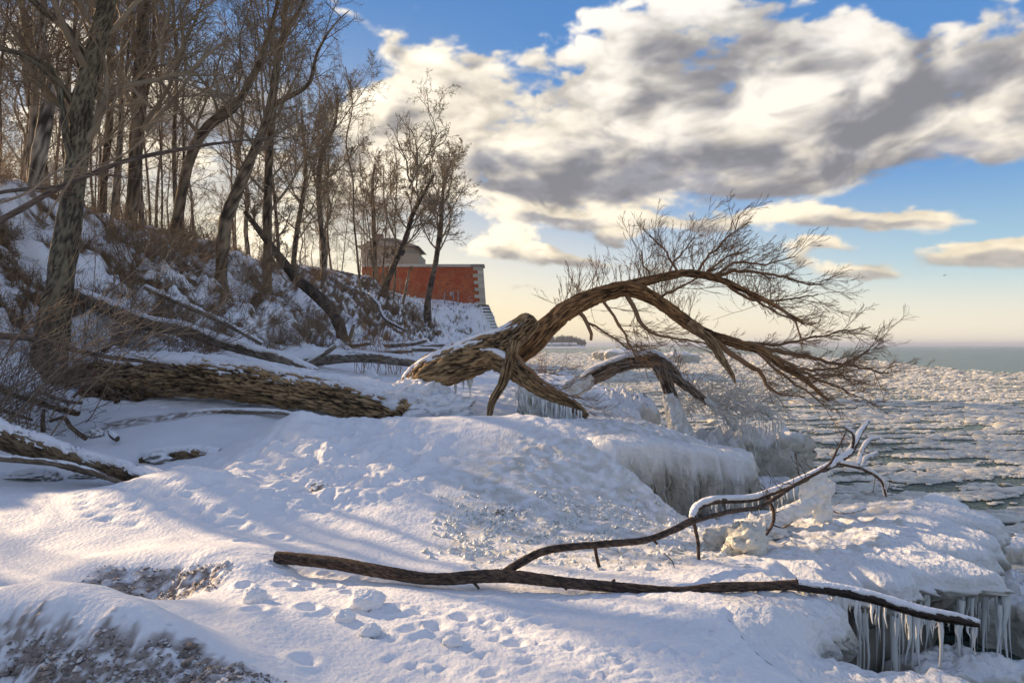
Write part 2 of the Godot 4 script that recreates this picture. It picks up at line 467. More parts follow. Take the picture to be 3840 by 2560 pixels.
func survey() -> Array:     # spot heights: sheet x, sheet y, distance
	return [
		Vector3(-150, 1395, 3.1), Vector3(0, 1385, 3.1), Vector3(130, 1368, 3.1), Vector3(300, 1398, 3.05), Vector3(390, 1460, 3.0), Vector3(470, 1500, 2.95), Vector3(560, 1532, 2.9), Vector3(640, 1570, 2.85),
		Vector3(0, 1568, 2.85), Vector3(0, 1480, 2.95), Vector3(200, 1568, 2.8), Vector3(200, 1480, 2.92), Vector3(400, 1540, 2.85),
		Vector3(200, 1350, 3.9), Vector3(450, 1440, 3.5), Vector3(620, 1480, 3.4), Vector3(600, 1420, 3.7), Vector3(30, 1350, 4.0),
		Vector3(0, 1308, 4.6), Vector3(100, 1300, 4.65), Vector3(215, 1283, 4.65), Vector3(340, 1277, 4.65), Vector3(470, 1280, 4.6), Vector3(545, 1293, 4.55),
		Vector3(250, 1335, 4.42), Vector3(340, 1385, 4.3), Vector3(450, 1345, 4.38), Vector3(530, 1325, 4.4), Vector3(60, 1340, 4.3),
		Vector3(280, 1265, 5.0), Vector3(280, 1240, 5.3), Vector3(300, 1180, 5.8), Vector3(480, 1220, 5.5), Vector3(100, 1220, 5.4), Vector3(0, 1200, 5.6), Vector3(0, 1140, 6.4), Vector3(150, 1130, 6.45),
		Vector3(280, 1110, 6.5), Vector3(360, 1085, 6.5), Vector3(430, 1077, 6.5), Vector3(500, 1085, 6.5), Vector3(580, 1110, 6.4), Vector3(640, 1140, 6.2), Vector3(430, 1130, 6.1), Vector3(600, 1180, 5.9),
		Vector3(430, 1098, 7.3), Vector3(200, 1125, 7.4), Vector3(50, 1120, 7.4), Vector3(0, 1060, 8.6), Vector3(330, 1060, 8.6), Vector3(200, 1010, 9.4), Vector3(370, 985, 9.8), Vector3(450, 960, 10.3),
		Vector3(300, 935, 11.0), Vector3(500, 930, 11.3), Vector3(150, 940, 10.8), Vector3(0, 960, 10.2), Vector3(600, 940, 11.0), Vector3(420, 905, 12.2), Vector3(560, 915, 11.8), Vector3(250, 880, 12.5), Vector3(100, 850, 12.0), Vector3(420, 1045, 8.8),
		Vector3(690, 944, 8.6), Vector3(640, 972, 8.5), Vector3(580, 1010, 8.3), Vector3(520, 1055, 8.0), Vector3(490, 1085, 7.6), Vector3(690, 1000, 8.1), Vector3(750, 1050, 7.6), Vector3(650, 1060, 7.6), Vector3(800, 1120, 6.9), Vector3(640, 1100, 7.1),
		Vector3(720, 1170, 6.2), Vector3(805, 1125, 6.6), Vector3(880, 1160, 6.3), Vector3(850, 1240, 5.5), Vector3(700, 1240, 5.5),
		Vector3(760, 965, 8.8), Vector3(850, 962, 9.0), Vector3(950, 960, 9.1), Vector3(1050, 955, 9.2), Vector3(1200, 952, 9.4), Vector3(1350, 965, 9.6), Vector3(1450, 975, 9.8), Vector3(1550, 990, 10.1), Vector3(1640, 1035, 10.3), Vector3(1690, 1075, 10.2),
		Vector3(1000, 1050, 7.7), Vector3(1060, 1078, 7.4), Vector3(1000, 1140, 6.7), Vector3(1200, 1050, 7.9), Vector3(1400, 1060, 8.1), Vector3(1550, 1060, 8.8), Vector3(1640, 1070, 9.4), Vector3(1200, 1130, 7.0), Vector3(1380, 1130, 7.6),
		Vector3(1100, 1200, 6.2), Vector3(1250, 1200, 6.4), Vector3(1400, 1180, 7.0), Vector3(1500, 1195, 7.2), Vector3(1600, 1210, 7.3),
		Vector3(1000, 1250, 5.6), Vector3(1200, 1260, 5.6), Vector3(1400, 1260, 5.7), Vector3(1560, 1250, 6.0), Vector3(1650, 1260, 5.9),
		Vector3(700, 1330, 4.6), Vector3(900, 1350, 4.4), Vector3(1100, 1360, 4.35), Vector3(1300, 1350, 4.5), Vector3(1500, 1340, 4.6), Vector3(1650, 1300, 5.0),
		Vector3(800, 1430, 3.8), Vector3(1000, 1450, 3.7), Vector3(1300, 1450, 3.75), Vector3(1000, 1568, 3.15), Vector3(700, 1568, 3.1), Vector3(1400, 1568, 3.15), Vector3(1600, 1480, 3.6), Vector3(1700, 1420, 4.0), Vector3(1800, 1370, 4.4),
		Vector3(1860, 1400, 4.3), Vector3(1800, 1512, 3.9), Vector3(1900, 1548, 3.75), Vector3(2100, 1550, 3.75), Vector3(2300, 1570, 3.7),
		Vector3(1690, 1280, 5.4), Vector3(1800, 1260, 5.6), Vector3(1900, 1240, 5.9), Vector3(1800, 1205, 6.5), Vector3(2000, 1165, 7.2), Vector3(2100, 1150, 7.3), Vector3(2200, 1150, 7.2), Vector3(2100, 1220, 6.0), Vector3(2200, 1172, 6.4),
		Vector3(2260, 1192, 6.2), Vector3(2000, 1280, 5.3), Vector3(1880, 1320, 5.0), Vector3(2050, 1300, 5.1), Vector3(2150, 1255, 5.3), Vector3(1740, 1205, 7.0),
		Vector3(1350, 955, 11.2), Vector3(1250, 930, 11.5), Vector3(1150, 950, 10.6), Vector3(1050, 930, 10.5), Vector3(980, 925, 10.4), Vector3(1250, 890, 14), Vector3(1290, 862, 16), Vector3(1100, 880, 14), Vector3(1380, 900, 14.5), Vector3(1450, 925, 14.5), Vector3(1480, 960, 13.5),
		Vector3(850, 900, 13), Vector3(800, 870, 15), Vector3(900, 850, 19), Vector3(1000, 860, 17), Vector3(760, 850, 16),
		Vector3(-400, 850, 9), Vector3(-400, 1000, 8), Vector3(-300, 1200, 5.5), Vector3(-300, 700, 10), Vector3(-300, 600, 12), Vector3(0, 780, 11), Vector3(0, 700, 11.5), Vector3(0, 640, 12.5), Vector3(0, 520, 13.5), Vector3(100, 600, 14), Vector3(0, 420, 14.5), Vector3(100, 440, 17),
		Vector3(170, 740, 13), Vector3(300, 800, 13), Vector3(400, 720, 15), Vector3(500, 800, 15), Vector3(550, 740, 18), Vector3(640, 800, 18), Vector3(700, 740, 24), Vector3(800, 795, 25), Vector3(830, 740, 32), Vector3(950, 790, 34), Vector3(930, 740, 40), Vector3(1000, 800, 30),
		Vector3(1010, 770, 46), Vector3(1050, 770, 52), Vector3(265, 590, 16), Vector3(280, 520, 20), Vector3(510, 640, 20), Vector3(480, 560, 23), Vector3(620, 610, 27), Vector3(760, 625, 34), Vector3(860, 640, 40), Vector3(960, 690, 48), Vector3(1000, 700, 57), Vector3(1110, 700, 60),
		Vector3(900, 690, 41), Vector3(820, 680, 35), Vector3(990, 735, 46), Vector3(1100, 740, 56), Vector3(1125, 800, 57), Vector3(1150, 850, 57), Vector3(700, 998, 9.6), Vector3(600, 1010, 9.3), Vector3(850, 990, 9.75), Vector3(1000, 985, 9.9), Vector3(1200, 985, 10.1)]

func rbf(q: Vector2) -> float:
	var s := 0.0
	for k in spot_p.size():
		s += spot_w[k] * sqrt(q.distance_squared_to(spot_p[k]) + 0.02)
	return s + spot_w[spot_p.size()]

func solve_ground() -> void:
	var y := PackedFloat64Array()
	for s in survey():
		var p := at(s.x, s.y, s.z)
		spot_p.append(Vector2(p.x, p.z))
		y.append(p.y)
	for p in [Vector3(-25, 6.6, -8), Vector3(-40, 6.6, -30), Vector3(-30, 6.5, -60), Vector3(-14, 6.3, -75), Vector3(-60, 6.6, 0), Vector3(-18, 6.4, 0), Vector3(-11, 4.4, -3), Vector3(-7.5, 2.2, -2), Vector3(-3, 1.3, 0), Vector3(0, 1.1, -1), Vector3(3, 0.95, -1), Vector3(-100, 6.6, -60), Vector3(-80, 6.6, -200), Vector3(-20, 6.3, -200), Vector3(-4, 6.2, -100), Vector3(0, 3, -100), Vector3(-18, 6.5, -33), Vector3(-22, 6.5, -20), Vector3(-150, 6.6, -20)]:
		spot_p.append(Vector2(p.x, p.z))
		y.append(p.y)
	var n := spot_p.size()
	var rows := []
	for a in n:
		var r := PackedFloat64Array()
		r.resize(n + 2)
		for b in n:
			r[b] = sqrt(spot_p[a].distance_squared_to(spot_p[b]) + 0.02)
		r[a] -= 0.01
		r[n] = 1.0
		r[n + 1] = y[a]
		rows.append(r)
	var last := PackedFloat64Array()
	last.resize(n + 2)
	last.fill(1.0)
	last[n] = 0.0
	last[n + 1] = 0.0
	rows.append(last)
	var m := n + 1
	for k in m:                                     # elimination
		var best := k
		for r in range(k + 1, m):
			if absf(rows[r][k]) > absf(rows[best][k]): best = r
		var t = rows[k]; rows[k] = rows[best]; rows[best] = t
		var rk: PackedFloat64Array = rows[k]
		for r in range(k + 1, m):
			var rr: PackedFloat64Array = rows[r]
			var f := rr[k] / rk[k]
			if f == 0.0: continue
			for c in range(k, m + 1):
				rr[c] -= f * rk[c]
			rows[r] = rr
	spot_w.resize(m)
	for k in range(m - 1, -1, -1):
		var s: float = rows[k][m]
		for c in range(k + 1, m):
			s -= rows[k][c] * spot_w[c]
		spot_w[k] = s / rows[k][k]

func lines(from: float, spans: Array) -> PackedFloat32Array:    # spans: [to, step] or [to, step, growth]
	var a := PackedFloat32Array([from])
	var x := from
	for s in spans:
		var st: float = s[1]
		while x < s[0] - st * 0.3:
			x += st
			a.append(x)
			if s.size() > 2: st *= s[2]
	return a

func make_edge() -> void:
	for c in [[2900, 3.3], [2352, 3.66], [2150, 3.75], [1960, 3.84], [1850, 3.95], [1822, 4.1], [1838, 4.3], [1845, 4.6], [1848, 4.95], [1900, 5.15], [2000, 5.25], [2090, 5.4], [2115, 5.75], [2142, 6.15], [2165, 6.5], [2172, 7.0], [2140, 7.5], [2000, 7.75], [1850, 7.7], [1760, 7.55], [1700, 7.45], [1640, 7.5], [1570, 7.75], [1510, 8.05], [1450, 8.35],
			[1445, 8.65], [1500, 8.95], [1570, 9.15], [1640, 9.45], [1695, 9.85], [1700, 10.3], [1670, 10.9], [1610, 11.4], [1560, 11.9], [1510, 12.6], [1490, 13.5], [1490, 15.0], [1440, 17.0], [1380, 19.0], [1330, 22.0], [1290, 28.0], [1240, 38.0], [1190, 48.0], [1146, 57.0], [1132, 66.0], [1110, 85.0], [900, 250.0]]:
		land_edge.append(Vector2((c[0] - 1176.0) / FOCAL * c[1], -c[1]))
	land_edge.append(Vector2(-400, -420))
	land_edge.append(Vector2(-400, 8))
	land_edge.append(Vector2(5, 8))

func edge_distance(q: Vector2) -> float:     # positive on land
	var best := 1e9
	var n := land_edge.size()
	for k in n:
		var a := land_edge[k]
		var ab := land_edge[(k + 1) % n] - a
		var t := clampf((q - a).dot(ab) / ab.length_squared(), 0.0, 1.0)
		best = minf(best, q.distance_squared_to(a + ab * t))
	return sqrt(best) * (1.0 if Geometry2D.is_point_in_polygon(q, land_edge) else -1.0)

func catmull(a: float, b: float, c: float, d: float, t: float) -> float:
	return b + 0.5 * t * (c - a + t * (2.0 * a - 5.0 * b + 4.0 * c - d + t * (3.0 * (b - c) + d - a)))

func ice_at(p: Vector2) -> float:            # where the shore is glazed ice rather than snow
	var m := 0.0
	for c in [[1350, 7.2, 1.7], [1230, 5.7, 0.9], [1450, 5.9, 1.1], [1560, 9.2, 1.6], [1640, 5.9, 0.7], [2020, 6.1, 1.9], [1330, 12.6, 2.2], [1150, 6.3, 0.6]]:
		var o := Vector2((c[0] - 1176.0) / FOCAL * c[1], -c[1])
		m = maxf(m, 1.0 - smoothstep(0.55, 1.15, p.distance_to(o) / c[2]))
	return m

func slope_zone(h: float, x: float, z: float) -> float:     # 1 on the wooded bluff, 0 on beach and shore ice
	return smoothstep(2.35, 3.0, h) * smoothstep(-8.0, -10.0, z)

func ground(x: float, z: float) -> float:
	var i := clampi(gx.bsearch(x) - 1, 0, gx.size() - 2)
	var j := clampi(gz.bsearch(z) - 1, 0, gz.size() - 2)
	var fx := clampf((x - gx[i]) / (gx[i + 1] - gx[i]), 0.0, 1.0)
	var fz := clampf((z - gz[j]) / (gz[j + 1] - gz[j]), 0.0, 1.0)
	var w := gx.size()
	return lerpf(lerpf(gh[j * w + i], gh[j * w + i + 1], fx), lerpf(gh[(j + 1) * w + i], gh[(j + 1) * w + i + 1], fx), fz)

func build_ground() -> void:
	var grain_rng := RandomNumberGenerator.new()
	grain_rng.seed = 3
	solve_ground()
	make_edge()
	nzA = noise(FastNoiseLite.TYPE_SIMPLEX, 1.0, 4, 21)
	nzB = noise(FastNoiseLite.TYPE_SIMPLEX, 1.0, 3, 33)
	nzC = noise(FastNoiseLite.TYPE_CELLULAR, 1.0, 1, 8)
	nzC.cellular_return_type = FastNoiseLite.RETURN_DISTANCE
	gx = lines(-400.0, [[-70, 22], [-30, 1.6], [-16, 0.4], [-9, 0.11], [-2.3, 0.05], [-0.9, 0.017], [5.2, 0.034], [8.0, 0.15]])
	gz = lines(-420.0, [[-90, 22], [-62, 1.2], [-20, 0.26], [-13, 0.12], [-8, 0.055], [-5, 0.034], [-3.2, 0.022], [-2.55, 0.015], [-1.2, 0.12], [7, 1.0]])
	var W := gx.size()
	var H := gz.size()
	# spot heights and shore distance on every fourth line, then a smooth curve through them
	var cx := PackedInt32Array(range(0, W - 1, 4)); cx.append(W - 1)
	var cz := PackedInt32Array(range(0, H - 1, 4)); cz.append(H - 1)
	var ch := PackedFloat32Array()
	var cs := PackedFloat32Array()
	for j in cz:
		for i in cx:
			var q := Vector2(gx[i], gz[j])
			ch.append(minf(rbf(q), 7.5))
			cs.append(edge_distance(q))
	var cw := cx.size()
	var col := PackedFloat32Array(); col.resize(W * cz.size())
	var cols := PackedFloat32Array(); cols.resize(W * cz.size())
	for j in cz.size():
		for i in W:
			var a := mini(i / 4, cw - 2)
			var t := float(gx[i] - gx[cx[a]]) / (gx[cx[a + 1]] - gx[cx[a]])
			var o := j * cw
			col[j * W + i] = catmull(ch[o + maxi(a - 1, 0)], ch[o + a], ch[o + a + 1], ch[o + mini(a + 2, cw - 1)], t)
			cols[j * W + i] = lerpf(cs[o + a], cs[o + a + 1], t)
	gh.resize(W * H)
	var mb := MB.new()
	mb.v.resize(W * H); mb.n.resize(W * H); mb.c.resize(W * H); mb.u.resize(W * H)
	var snow := Color(0.83, 0.84, 0.87)
	var ice := Color(0.70, 0.69, 0.645)
	var soil := Color(0.125, 0.08, 0.042)
	var grit := Color(0.25, 0.21, 0.18)
	var sds := PackedFloat32Array(); sds.resize(W * H)
	for j in H:
		var b := mini(j / 4, cz.size() - 2)
		var t := float(gz[j] - gz[cz[b]]) / (gz[cz[b + 1]] - gz[cz[b]])
		var z := gz[j]
		for i in W:
			var x := gx[i]
			var k := j * W + i
			var h := catmull(col[maxi(b - 1, 0) * W + i], col[b * W + i], col[(b + 1) * W + i], col[mini(b + 2, cz.size() - 1) * W + i], t)
			var sd := lerpf(cols[b * W + i], cols[(b + 1) * W + i], t)
			sds[k] = sd
			if sd < -1.2:
				gh[k] = -0.5
				mb.v[k] = Vector3(x, -0.5, z)
				mb.c[k] = ice
				continue
			var zone := slope_zone(h, x, z)
			var c := snow
			if zone > 0.0:
				var big := nzA.get_noise_2d(x * 0.45, z * 0.45)
				var fine := nzB.get_noise_2d(x * 1.7, z * 1.7)
				h += zone * (big * 0.5 + fine * 0.2) * smoothstep(6.9, 5.2, h)
				h += zone * 0.10 * nzB.get_noise_2d(x * 5.0, z * 5.0)
				# bare, leaf-strewn earth between the snow, streaked down the slope
				var st := nzA.get_noise_2d(x * 0.9 + z * 0.35, z * 0.55) * 1.1 + nzB.get_noise_2d(x * 4.5 + z * 1.8, z * 3.0 - x) * 0.75 + nzA.get_noise_2d(x * 11.0, z * 11.0) * 0.45
				var scarp := smoothstep(7.5, 2.0, absf(z + 37.0) / 1.8) * smoothstep(3.0, 3.6, h)
				var bare := smoothstep(0.0, 0.22, st - 0.10 + 0.6 * scarp - 0.35 * smoothstep(-44.0, -49.0, z)) * zone
				c = c.lerp(soil.lerp(Color(0.22, 0.145, 0.08), clampf(0.5 + nzA.get_noise_2d(x * 7.0, z * 7.0 + 50.0), 0, 1)), bare)
				h -= bare * 0.05
			if zone < 1.0:
				var near := (1.0 - zone)
				var im := ice_at(Vector2(x, z))
				var soft := nzA.get_noise_2d(x * 1.3, z * 1.3) * lerpf(0.018, 0.045, smoothstep(-9.0, -12.0, z)) + nzB.get_noise_2d(x * 4.0, z * 4.0) * 0.005
				var rough := smoothstep(-4.3, -5.8, z) * smoothstep(-1.4, 0.3, x + 0.12 * z + nzA.get_noise_2d(x, z) * 1.5) * 0.65
				if z < -11.0: rough = maxf(rough, 0.5)
				soft *= lerpf(0.8, 1.0, rough)
				var heap := smoothstep(1.9, 0.7, Vector2(x + 2.1, (z + 7.6) * 0.9).length())
				soft += heap * (nzA.get_noise_2d(x * 2.0 + 4.0, z * 2.0) * 0.08 + nzB.get_noise_2d(x * 7.0, z * 7.0) * 0.010 + absf(nzA.get_noise_2d(x * 3.2, z * 3.2 + 30.0)) * 0.035)
				var lump := -nzC.get_noise_2d(x * 11.0, z * 11.0) * 0.018 + nzB.get_noise_2d(x * 18.0, z * 18.0) * 0.014 + nzA.get_noise_2d(x * 4.5, z * 4.5) * 0.045
				var grain := nzB.get_noise_2d(x * 17.0, z * 17.0) * 0.009 * smoothstep(-1.2, 0.6, x)
				h += near * (soft + lump * rough * 1.1 + grain)
				c = c.lerp(ice.lerp(Color(0.55, 0.535, 0.485), clampf(0.5 + nzA.get_noise_2d(x * 2.0, z * 2.0 + 9.0), 0.0, 1.0)), near * im * clampf(0.65 + nzB.get_noise_2d(x * 5.0, z * 5.0) * 1.2, 0.0, 1.0))
				# grit frozen into the faces of the two snowbanks nearest the camera, and a strip of wrack below the root plate
				var bank := smoothstep(-0.06, 0.06, z + 2.97 - 0.16 * nzA.get_noise_2d(x * 3.0, 3.0) - 0.07 * nzB.get_noise_2d(x * 14.0, 3.0)) * smoothstep(-0.85, -1.25, x) if z > -3.4 else 0.0
				var ledge := smoothstep(0.0, 0.06, z + 4.56 + 0.05 * nzA.get_noise_2d(x * 6.0, 7.0)) * smoothstep(-4.22, -4.32, z) * smoothstep(-2.85, -2.6, x) * smoothstep(-1.75, -1.95, x)
				var wrack := smoothstep(0.45, 0.1, absf(z + 10.55 + (x + 5.0) * 0.55)) * smoothstep(-6.6, -5.8, x) * smoothstep(-3.9, -4.6, x)
				var dirt := maxf(maxf(bank, ledge), wrack)
				if dirt > 0.0:
					var spk := grain_rng.randfn() * 0.28
					var g := smoothstep(-0.25, 0.25, nzA.get_noise_2d(x * 4.0, z * 7.0) * 0.8 + nzB.get_noise_2d(x * 13.0, z * 24.0) * 0.8 + spk * 0.9 + 0.30) * smoothstep(0.0, 0.5, dirt)
					c = c.lerp(grit.lerp(Color(0.33, 0.28, 0.25), clampf(0.5 + spk * 1.3, 0.0, 1.0)), dirt * g)
					h += dirt * (nzB.get_noise_2d(x * 23.0, z * 23.0) * 0.022 + nzA.get_noise_2d(x * 7.0, z * 7.0) * 0.018)
			# the shore ice ends in a rounded brow above the water
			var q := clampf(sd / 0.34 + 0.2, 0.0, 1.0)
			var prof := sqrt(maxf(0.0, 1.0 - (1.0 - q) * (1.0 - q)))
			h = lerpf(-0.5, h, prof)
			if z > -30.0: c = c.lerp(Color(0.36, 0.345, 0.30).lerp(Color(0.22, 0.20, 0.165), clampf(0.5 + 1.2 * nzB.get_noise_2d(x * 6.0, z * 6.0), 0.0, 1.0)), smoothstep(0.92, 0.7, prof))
			if z < -62.0: h = minf(h, 6.6)
			gh[k] = h
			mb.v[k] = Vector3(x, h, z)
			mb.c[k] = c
	dent(mb, W)
	for j in H:
		for i in W:
			var k := j * W + i
			mb.v[k].y = gh[k]
			mb.u[k] = Vector2((gx[i] + 6.0) / 12.0, (gz[j] + 14.0) / 12.0)
			var dx := (gh[j * W + mini(i + 1, W - 1)] - gh[j * W + maxi(i - 1, 0)]) / (gx[mini(i + 1, W - 1)] - gx[maxi(i - 1, 0)])
			var dz := (gh[mini(j + 1, H - 1) * W + i] - gh[maxi(j - 1, 0) * W + i]) / (gz[mini(j + 1, H - 1)] - gz[maxi(j - 1, 0)])
			mb.n[k] = Vector3(-dx, 1.0, -dz).normalized()
	for j in H - 1:
		for i in W - 1:
			var a := j * W + i
			if sds[a] < -1.0 and sds[a + W + 1] < -1.0: continue
			mb.i.append(a); mb.i.append(a + 1); mb.i.append(a + W)
			mb.i.append(a + 1); mb.i.append(a + W + 1); mb.i.append(a + W)
	var m := mat(Color(1, 1, 1), 1.0)
	var im := Image.create_empty(256, 256, false, Image.FORMAT_L8)
	for y in 256:
		for x in 256:
			var p := Vector2(-6.0 + 12.0 * (x + 0.5) / 256.0, -14.0 + 12.0 * (y + 0.5) / 256.0)
			var g := ice_at(p) * clampf(0.75 + nzB.get_noise_2d(p.x * 5.0, p.y * 5.0), 0.0, 1.0)
			var r := lerpf(0.75, 0.22, g)
			im.set_pixel(x, y, Color(r, r, r))
	bump(m, 0.02, 1.9, 0.55, 3, 5)
	m.subsurf_scatter_enabled = false
	m.roughness_texture = null
	m.roughness = 0.62
	struct("snow_ground", mb.commit(), m, "snow-covered beach, ice hummocks and the wooded bluff behind")

func dent(mb: MB, W: int) -> void:         # paw prints and small hollows in the snow
	var rng := RandomNumberGenerator.new()
	rng.seed = 5
	var list := []
	for d in [[700, 1345], [762, 1350], [708, 1395], [650, 1345], [610, 1375], [700, 1515], [960, 1410], [1000, 1440], [1035, 1470], [1060, 1420], [945, 1445], [585, 1400], [560, 1345], [745, 1320], [820, 1330], [870, 1460], [640, 1300], [1120, 1440], [1180, 1480], [560, 1245], [640, 1235], [660, 1350], [800, 1360], [900, 1400], [1090, 1380]]:
		list.append([d[0], d[1], rng.randf_range(0.032, 0.055), rng.randf_range(0.035, 0.06)])
	for k in 60:
		list.append([lerpf(180, 560, rng.randf()), lerpf(1120, 1215, rng.randf()), rng.randf_range(0.04, 0.07), rng.randf_range(0.014, 0.03)])
	for k in 190:
		list.append([lerpf(860, 1780, rng.randf()), lerpf(1370, 1568, rng.randf()), rng.randf_range(0.02, 0.042), rng.randf_range(0.008, 0.022)])
	for d in list:
		var dist := 4.0
		for it in 12:                              # walk out until the sheet position meets the snow
			var p := at(d[0], d[1], dist)
			dist *= clampf((EYE.y - ground(p.x, p.z)) / (EYE.y - p.y), 0.7, 1.4)
		var q := at(d[0], d[1], dist)
		var r: float = d[2]
		var i0 := clampi(gx.bsearch(q.x - r * 2.2), 0, W - 1)
		var i1 := clampi(gx.bsearch(q.x + r * 2.2), 0, W - 1)
		var j0 := gz.bsearch(q.z - r * 2.2)
		var j1 := mini(gz.bsearch(q.z + r * 2.2), gz.size() - 1)
		for j in range(j0, j1):
			for i in range(i0, i1):
				var s := Vector2(gx[i] - q.x, gz[j] - q.z).length_squared() / (r * r)
				gh[j * W + i] += d[3] * (-exp(-s) + 0.35 * exp(-(sqrt(s) - 1.5) ** 2 * 3.0))
# ---------------------------------------------------------------- lake, drifting ice, far shore
func build_water() -> void:
	var w := mat(Color(0.045, 0.085, 0.066), 0.2, false)
	bump(w, 0.02, 0.5, 9.0, 14, 4)
	w.metallic_specular = 0.5
	var mb := MB.new()
	var xs := lines(-9000.0, [[-200, 800], [-40, 20], [60, 5], [300, 20], [14000, 800]])
	var zs := lines(-16000.0, [[-400, 800], [-100, 20], [8, 4]])
	for z in zs:
		for x in xs:
			mb.v.append(Vector3(x, 0, z)); mb.n.append(Vector3.UP)
	for j in zs.size() - 1:
		for i in xs.size() - 1:
			var a := j * xs.size() + i
			var b := a + xs.size()
			mb.i.append(a); mb.i.append(a + 1); mb.i.append(b)
			mb.i.append(a + 1); mb.i.append(b + 1); mb.i.append(b)
	struct("lake_water", mb.commit(), w, "grey-green lake water reaching to the horizon")
	# brash ice: lumps of slush drifting in rows
	var rng := RandomNumberGenerator.new()
	rng.seed = 77
	var drift := noise(FastNoiseLite.TYPE_SIMPLEX, 1.0, 4, 90)
	var m := mat(Color(0.78, 0.745, 0.65), 0.35, true)
	m.backlight_enabled = true
	m.backlight = Color(0.25, 0.25, 0.23)
	var sets := []
	for v in 4:
		sets.append(PackedFloat32Array())
	var n := 0
	var tries := 0
	while n < 280000 and tries < 2600000:
		tries += 1
		# even over the lake surface within reach of the shore
		var d := 6.5 * exp(rng.randf() * 3.65)
		var keep := d / 250.0
		var px := rng.randf_range(1050, 2600)
		var x := (px - 1176.0) / FOCAL * d
		var z := -d
		var lim := lerpf(235.0, 66.0, smoothstep(1500.0, 2300.0, px)) * (1.0 + 0.08 * drift.get_noise_2d(px * 0.01, 3.0))
		if d > lim: continue
		if d < 70 and edge_distance(Vector2(x, z)) > -0.15: continue
		var rows := drift.get_noise_2d(x * 0.30 + z * 0.1, z * 0.9 + x * 0.15) + 0.4 * drift.get_noise_2d(x * 0.06, z * 0.16 + 70.0)
		var open := lerpf(0.12, -0.02, smoothstep(9.0, 80.0, d))
		if rows < open + rng.randf_range(-0.38, 0.38): continue
		if d > lim * 0.9 and rng.randf() > 0.5: continue
		var s := exp(rng.randfn(0.0, 0.62)) * lerpf(0.026, 0.105, smoothstep(7.0, 170.0, d))
		var b := Basis(Vector3.UP, rng.randf() * TAU).scaled(Vector3(s * rng.randf_range(1.0, 1.7), s * rng.randf_range(0.22, 0.55), s))
		var y := 0.01
		var a: PackedFloat32Array = sets[rng.randi() % 4]
		var g := rng.randf_range(0.72, 1.0)
		a.append_array(PackedFloat32Array([b.x.x, b.y.x, b.z.x, x, b.x.y, b.y.y, b.z.y, y, b.x.z, b.y.z, b.z.z, z, g, g, g * 1.0, 1.0]))
		n += 1
	for v in 4:
		var lump := MB.new()
		lump.tint = Color(1, 1, 1)
		blob(lump, Vector3(v * 5.0, 0, 0), Vector3(1, 1, 1), 0.55, 1.1, 60 + v, 6, 9, -0.35)
		for k in lump.v.size():
			lump.v[k].x -= v * 5.0
		var mm := MultiMesh.new()
		mm.transform_format = MultiMesh.TRANSFORM_3D
		mm.use_colors = true
		mm.mesh = lump.commit()
		mm.instance_count = sets[v].size() / 16
		mm.buffer = sets[v]
		var o := MultiMeshInstance3D.new()
		o.name = numbered("brash_ice")
		o.multimesh = mm
		o.material_override = m
		add_child(o, true)
		tag(o, ["white slush ice drifting in rows on the lake", "small lumps of slush ice floating between the larger rows", "pale pancake ice spread towards the open water", "broken bits of brash ice along the shore"][v], "ice", "", "stuff")
# ---------------------------------------------------------------- the fallen willow, logs and branches
func path(list: Array) -> Array:         # [x, y, distance, radius in sheet units] -> [points, radii in metres]
	var p := []
	var r := []
	for e in list:
		p.append(at(e[0], e[1], e[2]))
		r.append(e[3] / FOCAL * e[2])
	return [p, r]

func on_path(sp: Array, t: float) -> Array:   # point, direction, radius at t of a splined path
	var P: PackedVector3Array = sp[0]
	var f := t * (P.size() - 1)
	var k := mini(int(f), P.size() - 2)
	return [P[k].lerp(P[k + 1], f - k), (P[k + 1] - P[k]).normalized(), lerpf(sp[1][k], sp[1][k + 1], f - k)]

const SHOOT := {"segs": [5, 4, 3], "wob": [0.10, 0.13, 0.16], "trop": [Vector3(0, 0.12, 0), Vector3(0, 0.10, 0), Vector3(0, 0.06, 0)], "tip": [0.5, 0.5, 0.5], "sides": [4, 3, 3], "kids": [4, 3, 0], "t0": 0.25, "ratio": 0.5, "thin": 0.6, "minr": 0.0022, "open": 0.8}
const FAN := {"segs": [6, 4, 3], "wob": [0.10, 0.12, 0.15], "trop": [Vector3(0.05, 0.02, 0), Vector3(0.09, 0.035, 0), Vector3(0.10, 0.05, 0)], "tip": [0.45, 0.4, 0.4], "sides": [5, 4, 3], "kids": [7, 4, 0], "t0": 0.15, "ratio": 0.55, "thin": 0.55, "minr": 0.0024, "open": 0.75}

func add_icicles(root: Node3D, spots: Array, rng: RandomNumberGenerator, m: Material) -> void:   # spots: [point, length, radius]
	if ice_variants.is_empty():
		for k in 5:
			var mb := MB.new()
			var pts := PackedVector3Array()
			var rad := PackedFloat32Array()
			for j in 8:
				var t := j / 7.0
				pts.append(Vector3(0.10 * sin(t * 5.0 + k) * t, -t, 0.10 * cos(t * 4.0 + k * 2.0) * t))
				rad.append((1.0 - t * 0.93) * (1.0 + 0.18 * sin(t * 17.0 + k * 1.7)))
			# radius in units of 0.1 so that one mesh scales to many icicles
			for j in 8: rad[j] *= 0.1
			tube(mb, pts, rad, 7)
			ice_variants.append(mb.commit())
	for s in spots:
		var o := part(root, "icicle", ice_variants[rng.randi() % 5], m)
		var r: float = s[2] * 10.0
		o.transform = Transform3D(Basis(Vector3.UP, rng.randf() * TAU) * Basis.from_scale(Vector3(r, s[1], r)), s[0] - root.position)

